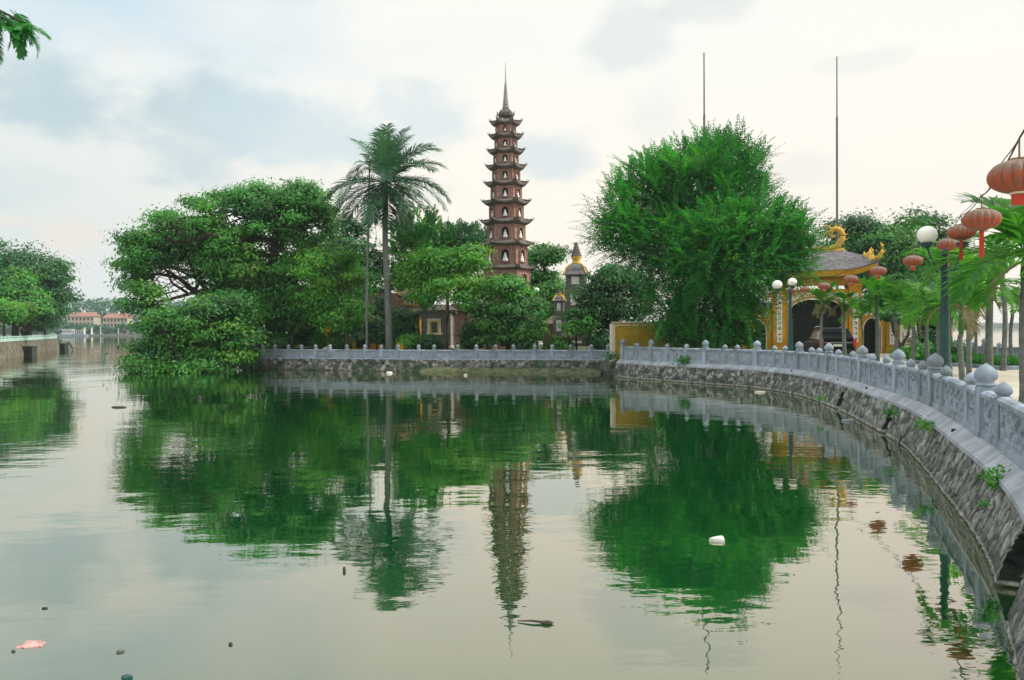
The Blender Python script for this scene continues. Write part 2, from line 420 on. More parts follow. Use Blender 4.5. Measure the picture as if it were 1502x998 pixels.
def coping(path, q0, q1, step, prof, gap=.012, sub=3):
    mb = MB(); q = q0; rnd = random.Random(4)
    while q < q1 - .1:
        L = min(step * rnd.uniform(.85, 1.15), q1 - q); a = q + gap / 2; b = q + L - gap / 2
        dz = rnd.uniform(-.006, .006); do = rnd.uniform(-.008, .008)
        vs_ = []; n = len(prof)
        for k in range(sub + 1):
            qq = a + (b - a) * k / sub; p = path.pos(qq); nn = path.nor(qq)
            for (o, z) in prof:
                w_ = p + nn * (o + do); vs_.append((w_.x, w_.y, z + dz))
        fs = []
        for k in range(sub):
            for j in range(n): fs.append((k * n + j, k * n + (j + 1) % n, (k + 1) * n + (j + 1) % n, (k + 1) * n + j))
        fs.append(tuple(range(n))); fs.append(tuple(reversed(range(sub * n, (sub + 1) * n))))
        mb.add(vs_, fs); q += L
    return mb
q_vis = PATH_MAIN.near(3.45, 4.6)
rw = thing('retaining_wall', 'curved grey rubble stone retaining wall with sloping pale coping rising from the water on the right', 'wall', (0, 0, 0))
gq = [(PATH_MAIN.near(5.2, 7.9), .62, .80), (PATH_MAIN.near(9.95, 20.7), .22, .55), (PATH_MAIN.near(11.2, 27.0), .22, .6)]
pal = ((.05, .057, .055), (.30, .305, .285)); mort = (.03, .034, .03)
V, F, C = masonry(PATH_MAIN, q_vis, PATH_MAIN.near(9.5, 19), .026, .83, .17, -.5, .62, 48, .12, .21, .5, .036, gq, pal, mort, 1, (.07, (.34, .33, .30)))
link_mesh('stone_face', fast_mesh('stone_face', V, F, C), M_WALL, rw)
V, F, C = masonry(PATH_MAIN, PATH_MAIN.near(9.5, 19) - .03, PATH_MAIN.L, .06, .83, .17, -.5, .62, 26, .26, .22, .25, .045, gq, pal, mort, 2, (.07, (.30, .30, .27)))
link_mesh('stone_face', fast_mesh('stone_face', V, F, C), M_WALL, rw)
V, F, C = masonry(PATH_MAIN, 0, q_vis + .035, .12, .83, .17, -.5, .62, 8, .3, .3, .3, .05, [], pal, mort, 3)
link_mesh('stone_face', fast_mesh('stone_face', V, F, C), M_WALL, rw)
coping(PATH_MAIN, 0, PATH_MAIN.L, 1.7, [(-.30, .985), (-.30, .80), (.20, .74), (.25, .76), (.25, .83), (.04, .99)]).build('coping', M_COPE, rw)
mb = MB()
for (x, y) in [(8.0, 14.3), (10.9, 24.4), (11.6, 28.4), (12.0, 34.5), (8.4, 42.3)]:
    q = PATH_MAIN.near(x, y); p = PATH_MAIN.pos(q); n = PATH_MAIN.nor(q)
    a = p + n * .06; mb.tube([(a.x, a.y, .90), (a.x + n.x * .12, a.y + n.y * .12, .905)], .04, 10)
mb.build('drain_hole_shade', M_NICHE, rw)  # dark plugs stand in for open drain holes, their shade painted
lw_ = thing('retaining_wall', 'low mossy rubble wall of round stones under the far railing of the island', 'wall', (0, 0, 0))
V, F, C = masonry(PATH_LOW, 0, PATH_LOW.near(-20.3, 64) , .075, .80, .15, -.5, .55, 18, .33, .30, .0, .10, [], ((.05, .055, .05), (.27, .27, .25)), (.03, .04, .03), 5, (.06, (.22, .21, .17)), (.03, .075, .03))
link_mesh('stone_face', fast_mesh('stone_face', V, F, C), M_WALL, lw_)
coping(PATH_LOW, 0, PATH_LOW.L, 1.3, [(-.22, .84), (-.22, .78), (.2, .78), (.2, .84)]).build('coping', M_STONE2, lw_)
# end wall where the two banks step
mb = MB(); mb.tube([(6.05, 46.5, .3), (5.95, 50.7, .3)], .6, 8); mb.build('stone_pier', mat('dark pier stone', (.09, .10, .085), .9, .1, .4, 3, .8, 8), lw_)

# mud bank at the foot of the far wall
mb = MB(); n = 60
for i in range(n + 1):
    q = PATH_LOW.near(5.9, 50.6) + .2 + i / n * 12.0
    p = PATH_LOW.pos(q); nn = PATH_LOW.nor(q); wd = .9 + .5 * noise.noise((q * .5, 0, 3)) + .35 * math.sin(math.pi * min(i / n * 1.2, 1))
    if i == n: wd = .5
    for (o, z) in [(.35, .3 + .08 * noise.noise((q, 1, 1))), (.35 + wd * .5, .12), (.35 + wd, -.03)]:
        w_ = p + nn * o; mb.v.append((w_.x, w_.y, z + .02 * noise.noise((q * 3, o * 5, 0))))
    if i:
        b = 3 * i
        mb.f += [(b - 3, b, b + 1, b - 2), (b - 2, b + 1, b + 2, b - 1)]
tag(mb.build('mud_bank', M_MUD, smooth=True), kind='structure')

# ---------------------------------------------------------------- balustrades
def finial(r, z0, ring=True):
    prof = [(r * .80, z0), (r * .95, z0 + r * .08), (r * .95, z0 + r * .25), (r * .72, z0 + r * .34), (r * .72, z0 + r * .5), (r * .98, z0 + r * .72), (r * 1.04, z0 + r * 1.05), (r * .98, z0 + r * 1.35),
            (r * .82, z0 + r * 1.62), (r * .55, z0 + r * 1.88), (r * .25, z0 + r * 2.08), (r * .06, z0 + r * 2.22), (.002, z0 + r * 2.26)]
    return prof
def frame(p, tdir):
    tdir = Vector((tdir.x, tdir.y, 0)).normalized(); n = Vector((-tdir.y, tdir.x, 0))
    return Matrix(((tdir.x, n.x, 0, p.x), (tdir.y, n.y, 0, p.y), (0, 0, 1, p.z), (0, 0, 0, 1)))
def balustrade(root, path, posts, base, H, relief_near=None):
    """posts: sorted list of (q, size) with size 'big' or 'small'"""
    pts = []
    for (q, sz) in posts:
        p = path.pos(q) - path.nor(q) * .12; p.z = base; pts.append(p)
        p.z += .012 * noise.noise((q * 3.1, 0, 7)); M = frame(p, path.tan(q)) @ Matrix.Rotation(.014 * noise.noise((q * 2.7, 4, 1)), 4, 'Y') @ Matrix.Rotation(.014 * noise.noise((q * 2.3, 9, 2)), 4, 'X')
        if sz == 'big': hw, zs, rf = H['bw'] / 2, H['bs'], H['br']
        else: hw, zs, rf = H['sw'] / 2, H['ss'], H['sr']
        mb = MB(); mb.bbox(-hw, hw, -hw, hw, 0, zs, .018, M)
        mb.bbox(-hw - .012, hw + .012, -hw - .012, hw + .012, 0.0, .10, .01, M)
        po = mb.build('post', M_STONE, root, world=True)
        mb = MB(); mb.lathe(finial(rf, zs + .002), 18, M)
        mb.build('finial', M_STONE, po, smooth=True, world=True)
    for i in range(len(posts) - 1):
        a, b = pts[i], pts[i + 1]
        ha = (H['bw'] if posts[i][1] == 'big' else H['sw']) / 2 - .01; hb = (H['bw'] if posts[i + 1][1] == 'big' else H['sw']) / 2 - .01
        L = (b - a).length
        if L < ha + hb + .05 or L > 8: continue
        M = frame(a, b - a); rt = H['rt']
        mb = MB(); x0, x1 = ha, L - hb
        poly = [(-.095, rt - .10), (.095, rt - .10), (.10, rt - .04), (.05, rt), (-.05, rt), (-.10, rt - .04)]
        vs_ = [M @ Vector((x, y, z)) for x in (x0, x1) for (y, z) in poly]; k = len(poly)
        mb.add(vs_, [tuple(range(k)), tuple(reversed(range(k, 2 * k)))] + [((j + 1) % k, j, k + j, k + (j + 1) % k) for j in range(k)])
        mb.build('handrail', M_STONE, root, world=True)
        mb = MB(); mb.box(x0, x1, -.095, .095, 0, .10, M); mb.box(x0, x1, -.07, .07, .10, .13, M); mb.build('plinth', M_STONE, root, world=True)
        zl, zh = .132, rt - .102
        near_ = relief_near and (a.y + b.y) / 2 < relief_near
        mb = MB()
        if near_:
            nu = max(6, int((x1 - x0) / .022)); nv = max(6, int((zh - zl) / .022)); V = []
            def rel(x, z):
                ex = min(x - x0, x1 - x, z - zl, zh - z)
                if ex < .06: return .0
                g = noise.noise((x * 7 + i * 9, z * 9, .5)) + .6 * noise.noise((x * 15, z * 15, 3.5 + i))
                g2 = math.sin((x * 2.2 + .35 * math.sin(z * 12)) * 6 + z * 9) * .35
                v = g + g2
                return -.04 + .04 * min(max((v + .1) / .35, 0), 1)
            for side in (1, -1):
                st = len(mb.v)
                for iu in range(nu + 1):
                    for iv in range(nv + 1):
                        x = x0 + (x1 - x0) * iu / nu; z = zl + (zh - zl) * iv / nv
                        p = M @ Vector((x, side * (.055 + rel(x, z)), z)); mb.v.append(tuple(p))
                for iu in range(nu):
                    for iv in range(nv):
                        q = st + iu * (nv + 1) + iv; f = (q, q + nv + 1, q + nv + 2, q + 1); mb.f.append(f if side < 0 else f[::-1])
        else:
            mb.box(x0, x1, -.035, .035, zl, zh, M)
            if x1 - x0 > .6: 
                for (u0, u1, v0, v1) in [(x0 + .01, x0 + .08, zl, zh), (x1 - .08, x1 - .01, zl, zh), (x0 + .082, x1 - .082, zl, zl + .05), (x0 + .082, x1 - .082, zh - .05, zh)]:
                    mb.box(u0, u1, -.06, .06, v0 + .002, v1 - .002, M)
        mb.build('panel', M_PANEL, root, world=True)
HB = dict(bw=.27, bs=.80, br=.165, sw=.20, ss=.70, sr=.115, rt=.74)
bigs = [(5.3, 8.0), (7.45, 13.1), (9.25, 18.1), (10.2, 21.8), (11.1, 26.2), (11.85, 30.7), (11.95, 34.3), (11.2, 37.7), (9.5, 40.6), (7.3, 44.0), (6.2, 46.5)]
qb = [PATH_MAIN.near(*b) for b in bigs]
posts = []
for q in qb:
    posts += [(q - 1.3, 'small'), (q, 'big'), (q + 1.3, 'small')]
posts = [p for p in posts if 0 < p[0] < PATH_MAIN.L + .01]
bal = thing('stone_balustrade', 'blue grey carved stone balustrade with onion finials curving along the promenade above the water', 'balustrade', (0, 0, 0))
balustrade(bal, PATH_MAIN, posts, .99, HB, 27)
lowpx = [420.7, 440, 460, 483, 507, 533, 559, 585, 611.6, 639, 666.5, 694, 723, 752, 781, 810, 838, 866.5, 893]
lq = []
for px in lowpx[::-1]:
    best = min(range(len(PATH_LOW.p)), key=lambda i: abs((PATH_LOW.p[i].x) / PATH_LOW.p[i].y * FPX + 751 - px) + (0 if PATH_LOW.p[i].y < 62 else 999))
    lq.append(PATH_LOW.s[best])
while lq[-1] < PATH_LOW.L - 1.4: lq.append(lq[-1] + 1.3)
HL = dict(bw=.21, bs=.66, br=.125, sw=.2, ss=.66, sr=.12, rt=.58)
lb = thing('stone_balustrade', 'low pale blue stone balustrade running straight along the island shore under the trees', 'balustrade', (0, 0, 0))
balustrade(lb, PATH_LOW, [(q, 'big') for q in lq], .84, HL)
PATH_RIGHT = Path([(26.0, 20), (25.2, 30), (24.5, 38), (24.3, 43), (25.6, 47.0)])
rq = []
q = 1.0
while q < PATH_RIGHT.L - 1.5:
    rq += [(q, 'small'), (q + 1.2, 'big'), (q + 2.4, 'small')]; q += 5.0
HR = dict(HB); 
rb = thing('stone_balustrade', 'grey stone balustrade at the far side of the promenade in front of the open lake', 'balustrade', (0, 0, 0))
balustrade(rb, PATH_RIGHT, rq, .99, HR)
mb = MB()
pr = [PATH_RIGHT.pos(q) for q in np.arange(0, PATH_RIGHT.L, 2)]
mb.v = [(p.x + .1, p.y, z) for p in pr for z in (1.02, -.5)]; mb.f = [(2 * i, 2 * i + 1, 2 * i + 3, 2 * i + 2) for i in range(len(pr) - 1)]
mb.build('foundation', M_STONE2, rb)

# ---------------------------------------------------------------- trees
def rand_dirs(rng, n):
    v = rng.normal(size=(n, 3)); return v / np.linalg.norm(v, axis=1)[:, None]
def kites(rng, P, N, L, W, droop=.25):
    """leaf kites at points P with normals N -> V, F"""
    n = len(P)
    r = rand_dirs(rng, n); T = np.cross(N, r); T /= (np.linalg.norm(T, axis=1)[:, None] + 1e-9)
    T[:, 2] -= droop; T /= np.linalg.norm(T, axis=1)[:, None]
    B = np.cross(N, T); B /= (np.linalg.norm(B, axis=1)[:, None] + 1e-9)
    ln = (L * rng.uniform(.65, 1.3, n))[:, None]; wd = (W * rng.uniform(.7, 1.3, n))[:, None]
    V = np.stack([P - T * ln * .5, P - B * wd * .5 + N * wd * .12, P + T * ln * .5, P + B * wd * .5 + N * wd * .12], axis=1).reshape(-1, 3)
    F = np.arange(4 * n).reshape(n, 4)
    return V, F
def crown(rng, blobs, subs, leaves, L, W, sr, style='leaf', up=.7, flat=.42):
    """blobs: (centre, radii). returns V,F,C and sub clump centres"""
    wts = np.array([(b[1][0] * b[1][1] * b[1][2]) ** (2 / 3) for b in blobs]); wts /= wts.sum()
    Vs, Fs, Cs, cents = [], [], [], []; off = 0
    allc = np.array([list(b[0]) for b in blobs]); mid = (allc * wts[:, None]).sum(0)
    for (c, r), wt in zip(blobs, wts):
        ns = max(4, int(subs * wt)); c = np.array(c); r = np.array(r)
        d = rand_dirs(rng, ns); rad = rng.uniform(0, 1, ns) ** .4; rad = .45 + .6 * rad
        sc = c + d * r * rad[:, None] * .92
        btint = rng.uniform(-.15, .15)
        for s_, dd in zip(sc, d):
            cents.append(s_)
            tint = np.clip(.45 + btint + rng.normal() * .26, .02, 1)
            o = s_ - mid; o = o / (np.linalg.norm(o) + 1e-6) * .5 + dd * .5
            if style == 'leaf':
                n = max(6, int(leaves * rng.uniform(.6, 1.4))); k = sr * rng.uniform(.65, 1.35)
                g = rng.normal(size=(n, 3)) * np.array([k, k, k * flat]) * .62
                P = s_ + g
                N = o * .35 + np.array([0, 0, up * .8]) + rand_dirs(rng, n) * .5 + g / k * .75
                N /= np.linalg.norm(N, axis=1)[:, None]
                V, F = kites(rng, P, N, L, W)
                tt = np.clip(tint + rng.normal(size=n) * .10, 0, 1)
            else:
                Vl, tl = [], []
                for _ in range(max(1, int(leaves))):
                    dr = o * .75 + np.array([0, 0, .42]) + rand_dirs(rng, 1)[0] * .55; dr /= np.linalg.norm(dr)
                    ln = sr * rng.uniform(.7, 1.5); m_ = 13
                    side = np.cross(dr, [0, 0, 1.0]); side /= (np.linalg.norm(side) + 1e-6); upv = np.cross(side, dr)
                    p0 = s_ + rand_dirs(rng, 1)[0] * sr * .35
                    u = np.linspace(.05, 1, m_)
                    ax = p0 + dr * (u * ln)[:, None] + np.array([0, 0, -1.0]) * (.22 * ln * u ** 2)[:, None]
                    for sg in (1, -1):
                        tdir = side * sg * .85 + dr * .5 + np.array([0, 0, -.18]) + rng.normal(size=(m_, 3)) * .22
                        tdir /= np.linalg.norm(tdir, axis=1)[:, None]
                        ll = (L * rng.uniform(.7, 1.25, m_) * np.sin(np.pi * (.2 + .7 * u)))[:, None]
                        wv = np.cross(tdir, upv); wv /= (np.linalg.norm(wv, axis=1)[:, None] + 1e-6)
                        a = ax; b = ax + tdir * ll
                        Vl.append(np.stack([a, (a + b) / 2 + wv * W * .5, b, (a + b) / 2 - wv * W * .5], 1).reshape(-1, 3))
                    # the twig itself as narrow kite
                    tl.append(tint + rng.normal() * .12)
                V = np.concatenate(Vl); n = len(V) // 4; F = np.arange(4 * n).reshape(n, 4)
                tt = np.clip(np.repeat(np.array(tl), 2 * m_), 0, 1)
            Vs.append(V); Fs.append(F + off); off += len(V)
            cc = np.zeros((len(tt), 3)); cc[:, 0] = tt; cc[:, 1] = np.clip(rng.normal() * .22 + rng.normal(size=len(tt)) * .1, 0, .8); cc[:, 2] = (rng.uniform(size=len(tt)) < .025) * rng.uniform(.4, 1, len(tt)); Cs.append(np.repeat(cc, 4, axis=0))
    return np.concatenate(Vs), np.concatenate(Fs), np.concatenate(Cs), np.array(cents)
def limb(mb, rng, a, b, r0, r1, wig=.12, n=6, sides=6):
    a, b = np.array(a), np.array(b); L = np.linalg.norm(b - a); pts = []
    o1 = rng.normal(size=3) * wig * L; o2 = rng.normal(size=3) * wig * L * .5
    for i in range(n + 1):
        u = i / n
        pts.append(a + (b - a) * u + o1 * math.sin(math.pi * u) + o2 * math.sin(2 * math.pi * u) + np.array([0, 0, .08 * L * math.sin(math.pi * u)]))
    mb.tube(pts, [r0 + (r1 - r0) * (i / n) for i in range(n + 1)], sides)
    return pts
def tree(name, label, cat, D, trunk, blobs_px, leaf, bark, subs, leaves, L, W, sr, style='leaf', seed=1, tr=.25, group=None, depth=.85, zb=.86, forks=3, up=.7, flat=.42, extra=None, cats=None):
    """trunk: list of (px,py,D) from the ground up; blobs_px: (px,py,rx,ry[,dD])"""
    rng = np.random.default_rng(seed)
    tp = [at(*p) for p in trunk]; tp[0].z = zb - .05
    root = thing(name, label, cat, (tp[0].x, tp[0].y, zb), 0, group)
    bl = []
    for b in blobs_px:
        dd = D + (b[4] if len(b) > 4 else rng.uniform(-1.2, 1.2))
        c = at(b[0], b[1], dd); k = m_px(dd)
        bl.append((tuple(c), (b[2] * k, max(b[2], b[3]) * k * depth, b[3] * k)))
    V, F, C, cents = crown(rng, bl, subs, leaves, L, W, sr, style, up, flat)
    if style == 'spray':
        V2, F2, C2, _ = crown(rng, [(c, tuple(v * .86 for v in r)) for c, r in bl], int(subs * .22), 110, L * 1.15, L * .5, sr * .75, 'leaf', up, .5)
        C2[:, 0] *= .7; F = np.concatenate([F, F2 + len(V)]); V = np.concatenate([V, V2]); C = np.concatenate([C, C2])
    keep = V.reshape(-1, 4, 3)[:, :, 2].max(axis=1) > .03
    F = np.arange(4 * keep.sum()).reshape(-1, 4); V = V.reshape(-1, 4, 3)[keep].reshape(-1, 3); C = C.reshape(-1, 4, 3)[keep].reshape(-1, 3)
    o = np.array(ORG[root.name])
    mb = MB()
    n = len(tp); rads = [tr * (1.25 if i == 0 else 1) * (1 - .45 * i / max(n - 1, 1)) for i in range(n)]
    cat_ = [Vector(p) for p in tp]; fine = []; fr = []
    for i in range(n - 1):
        for k in range(4): fine.append(cat_[i].lerp(cat_[i + 1], k / 4) + Vector(rng.normal(size=3) * tr * .12)); fr.append(rads[i] + (rads[i + 1] - rads[i]) * k / 4)
    fine.append(cat_[-1]); fr.append(rads[-1])
    mb.tube(fine, fr, 10)
    for (c, r) in bl:
        c = np.array(c)
        cand = fine[len(fine) // 3:]
        j = min(range(len(cand)), key=lambda i: np.linalg.norm(np.array(cand[i]) - c) + 1.5 * max(0, cand[i].z - c[2]))
        pts = limb(mb, rng, cand[j], c, tr * .34, tr * .12, .14, 7)
        near_ = cents[np.linalg.norm((cents - c) / np.array(r), axis=1) < 1.0]
        if len(near_):
            for q in near_[rng.choice(len(near_), min(forks * 3, len(near_)), replace=False)]:
                limb(mb, rng, pts[rng.integers(3, 8)], q, tr * .16, tr * .035, .12, 4, 5)
    if extra: extra(mb, rng)
    mb.build('trunk', bark, root, smooth=True, world=True)
    link_mesh('crown', fast_mesh('crown', V - o, F, C), leaf, root)
    return root

def big_left_limbs(mb, rng):
    def Pp(l): return [at(*p) for p in l]
    mb.tube(Pp([(392, 470, 62), (350, 448, 61.5), (312, 436, 61), (285, 428, 61), (262, 408, 60.8), (232, 402, 60.5), (205, 405, 60)]), [.30, .27, .22, .18, .14, .10, .05], 7)
    mb.tube(Pp([(312, 436, 61), (290, 410, 61), (275, 380, 61), (268, 350, 61)]), [.2, .15, .1, .05], 6)
    mb.tube(Pp([(300, 425, 61), (262, 436, 60.5), (235, 442, 60), (222, 452, 60)]), [.16, .13, .08, .04], 6)
    mb.tube(Pp([(275, 430, 61), (252, 415, 60.5), (243, 395, 60), (240, 370, 60)]), [.12, .09, .06, .03], 6)
    mb.tube(Pp([(262, 408, 60.8), (225, 385, 60), (190, 385, 60)]), [.1, .07, .03], 6)
    mb.tube(Pp([(285, 428, 61), (300, 400, 61), (322, 370, 61), (330, 340, 61)]), [.14, .12, .08, .04], 6)
    for _ in range(26):
        a = at(rng.uniform(215, 310), rng.uniform(395, 440), 60.5); b = at(rng.uniform(190, 310), rng.uniform(375, 455), 60.5)
        limb(mb, rng, a, b, .045, .015, .15, 4, 5)
tree('banyan_tree', 'broad spreading green tree with bare dark limbs on the left end of the island', 'tree', 62,
     [(402, 525, 62), (400, 480, 62), (395, 440, 62), (400, 390, 62), (405, 340, 62)],
     [(330, 318, 70, 42), (420, 306, 62, 36), (262, 338, 48, 32), (213, 372, 40, 28), (192, 400, 22, 18), (300, 352, 55, 32), (385, 372, 75, 46), (452, 335, 38, 52), (435, 415, 62, 46), (365, 425, 55, 36), (345, 395, 50, 26), (440, 293, 40, 20), (370, 290, 50, 22), (305, 392, 36, 18), (218, 352, 34, 24), (335, 440, 40, 24), (255, 372, 34, 16), (205, 420, 18, 14), (445, 460, 40, 24), (400, 462, 36, 24), (195, 380, 20, 16), (435, 287, 30, 14), (470, 300, 22, 22)],
     L_GREEN, M_BARKD, 420, 200, .30, .145, .95, seed=11, tr=.5, extra=big_left_limbs, forks=4)
tree('leaning_tree', 'bushy green tree leaning low over the lake with branches touching the water', 'tree', 57,
     [(380, 528, 60), (352, 500, 58.5), (318, 488, 57.5), (270, 490, 57), (230, 505, 57)],
     [(305, 468, 62, 34), (252, 488, 52, 32), (222, 512, 34, 24), (325, 500, 52, 34), (268, 522, 52, 20), (345, 455, 36, 26), (207, 440, 27, 26), (228, 470, 26, 20), (205, 528, 16, 10), (310, 530, 38, 12), (210, 536, 12, 6, -2), (236, 540, 18, 7, -1), (282, 541, 20, 8, 1), (330, 539, 16, 8, 1), (350, 530, 14, 12, 1)] + [(x, 538 + (x * 7) % 4, 12, 5 + (x * 3) % 4, -3.0 + (x % 7) * .4) for x in range(204, 322, 23)],
     L_GREEN, M_BARKD, 215, 190, .28, .135, .8, seed=12, tr=.3)
tree('garden_tree', 'bright green rounded tree just left of the coconut palm trunk', 'tree', 59,
     [(508, 520, 59.5), (508, 470, 59), (500, 420, 59)],
     [(492, 395, 40, 34), (512, 430, 30, 34), (472, 432, 34, 32), (500, 460, 34, 20), (462, 400, 26, 26)],
     L_BRIGHT, M_BARK, 75, 170, .28, .13, .8, seed=13, tr=.16)
tree('dark_tree', 'dark green tree behind the coconut palm seen between its trunk and the broad tree', 'tree', 74,
     [(508, 520, 74), (508, 420, 74), (505, 350, 74)],
     [(505, 345, 30, 26), (520, 375, 32, 40), (495, 385, 30, 40), (535, 430, 30, 60), (550, 380, 18, 22)],
     L_DARK, M_BARKD, 120, 95, .45, .2, .8, seed=14, tr=.2)
tree('mango_tree', 'bright yellow green tree with a forked grey trunk before the grey shrine', 'tree', 57,
     [(652, 520, 57), (653, 480, 57), (657, 440, 57), (650, 400, 57)],
     [(650, 385, 44, 26), (618, 408, 32, 24), (684, 398, 24, 32), (655, 425, 42, 22), (615, 440, 14, 16), (690, 375, 18, 16), (630, 380, 30, 20)],
     L_BRIGHT, M_BARK, 85, 180, .28, .12, .8, seed=15, tr=.17)
tree('round_tree', 'dense rounded green tree standing before the foot of the tall brick pagoda', 'tree', 55.5,
     [(745, 520, 55.5), (745, 480, 55.5), (742, 450, 55.5)],
     [(742, 445, 50, 34), (718, 468, 34, 32), (770, 468, 30, 32), (745, 424, 36, 17), (742, 488, 46, 18), (700, 455, 18, 24)],
     L_GREEN, M_BARK, 115, 170, .27, .12, .62, seed=16, tr=.15)
tree('round_tree', 'dark dome shaped tree between the grey stupa and the yellow wall', 'tree', 56,
     [(905, 520, 56), (905, 480, 56), (902, 445, 56)],
     [(903, 428, 46, 36), (873, 440, 27, 28), (930, 438, 26, 34), (893, 458, 44, 22), (900, 405, 34, 17)],
     L_DARK, M_BARKD, 115, 170, .26, .12, .62, seed=17, tr=.2)
tree('feathery_tree', 'huge feathery green tree towering over the right part of the island beside the gate', 'tree', 46.5,
     [(1062, 525, 47), (1058, 480, 47), (1050, 420, 47), (1045, 340, 47), (1040, 280, 47)],
     [(1020, 256, 70, 36, 2.0), (1078, 254, 42, 38, 2.2), (1050, 232, 44, 16, 2.2), (955, 285, 46, 38, 1.5), (912, 312, 32, 32, 1), (1040, 305, 80, 40, 1.8), (1100, 288, 26, 20, 2.0), (903, 342, 24, 22, 0), (928, 352, 42, 32, 0), (985, 358, 60, 36, 0),
      (1060, 345, 52, 26, -2.4), (1108, 340, 56, 26, -2.6), (1152, 356, 42, 28, -2.2), (1172, 372, 26, 24, -1.6), (1040, 385, 64, 36, -2.0), (1105, 388, 60, 34, -2.2), (1150, 392, 34, 20, -1.5), (1000, 412, 52, 34, -.6), (1052, 446, 60, 32, -1), (988, 452, 34, 26, -.3), (1072, 478, 40, 24, -.6), (1015, 482, 28, 18, 0)],
     L_FEATHER, M_BARK, 1050, 8, .19, .085, 1.35, style='spray', seed=18, tr=.34, depth=.9)
tree('feathery_tree', 'feathery light green tree behind the coconut palm and the mango tree', 'tree', 76,
     [(622, 520, 76), (620, 420, 76), (615, 350, 76)],
     [(615, 345, 38, 22), (640, 365, 28, 26), (600, 380, 30, 34), (628, 400, 40, 34), (590, 430, 30, 40)],
     L_GREEN, M_BARK, 170, 7, .30, .15, 1.3, style='spray', seed=19, tr=.2)
tree('pine_tree', 'blue green casuarina like tree at the left of the tall brick pagoda', 'tree', 80,
     [(685, 520, 80), (685, 420, 80), (682, 360, 80)],
     [(682, 362, 34, 24), (705, 358, 16, 20), (665, 375, 26, 26), (700, 400, 26, 40), (660, 350, 14, 14)],
     L_TEAL, M_BARKD, 170, 7, .32, .12, 1.1, style='spray', seed=20, tr=.2)
tree('leafy_tree', 'mid green leafy tree just right of the tall brick pagoda', 'tree', 73,
     [(800, 520, 73), (800, 450, 73), (798, 390, 73)],
     [(798, 392, 28, 28), (802, 430, 34, 40), (785, 370, 18, 18), (815, 375, 14, 10), (795, 465, 30, 30)],
     L_GREEN, M_BARKD, 95, 160, .34, .15, .9, seed=21, tr=.2)
tree('small_tree', 'small loose tree in front of the grey stupa', 'tree', 55,
     [(846, 520, 55), (845, 490, 55), (845, 475, 55)], [(845, 466, 15, 13), (858, 480, 15, 12), (835, 482, 10, 9)],
     L_GREEN, M_BARKD, 40, 80, .26, .12, .4, seed=22, tr=.07)
for i, (lab, D, tk, bl, lf, sd_) in enumerate([
    ('tall dark tree behind the gate roof, its crown left of the dragon ridge', 80, 1250, [(1240, 346, 32, 26), (1268, 340, 26, 20), (1255, 328, 16, 10), (1250, 385, 44, 36)], L_DARK, 31),
    ('tall dark tree behind the gate, between the dragon ridge and the white globe lamp', 78, 1318, [(1310, 342, 36, 24), (1332, 326, 20, 12), (1290, 375, 44, 34), (1325, 375, 44, 34), (1315, 415, 55, 40)], L_GREEN, 32),
    ('tall dark tree behind the white globe lamp and the near lamp post', 82, 1372, [(1362, 336, 24, 18), (1372, 326, 14, 10), (1375, 365, 32, 28), (1360, 400, 48, 42), (1385, 430, 30, 40)], L_DARK, 33)]):
    tree('background_tree', lab, 'tree', D, [(tk, 515, D), (tk, 430, D), (tk, 360, D)], bl, lf, M_BARKD, 90, 160, .40, .18, 1.15, seed=sd_, tr=.25, group='tall trees behind the gate')
tree('bushy_tree', 'dark bushy tree over the yellow wall right of the gate', 'tree', 50, [(1350, 522, 50), (1348, 490, 50), (1345, 465, 50)],
     [(1345, 444, 34, 18), (1320, 434, 30, 20), (1372, 440, 28, 24)], L_DARK, M_BARKD, 110, 90, .34, .15, .6, seed=34, tr=.1, zb=1.0)
tree('small_tree', 'dark clipped conical tree behind the near lamp post', 'tree', 44, [(1368, 527, 44), (1368, 505, 44)],
     [(1368, 500, 17, 16), (1368, 478, 13, 14)], L_DARK, M_BARKD, 50, 80, .24, .11, .35, seed=35, tr=.07, zb=1.0)
tree('bare_tree', 'small forked bonsai with a bare pale trunk before the painted white panel', 'tree', 47, [(1322, 527, 47), (1320, 505, 47), (1312, 490, 47)],
     [(1310, 466, 16, 8), (1334, 462, 14, 8)], L_DARK, M_BARK, 24, 60, .26, .11, .35, seed=36, tr=.13, zb=1.0,
     extra=lambda mb, rng: (mb.tube([at(1321, 510, 47), at(1332, 492, 47), at(1336, 470, 47)], [.1, .08, .04], 6), mb.tube([at(1312, 490, 47), at(1308, 475, 47), at(1309, 464, 47)], [.09, .07, .03], 6)))
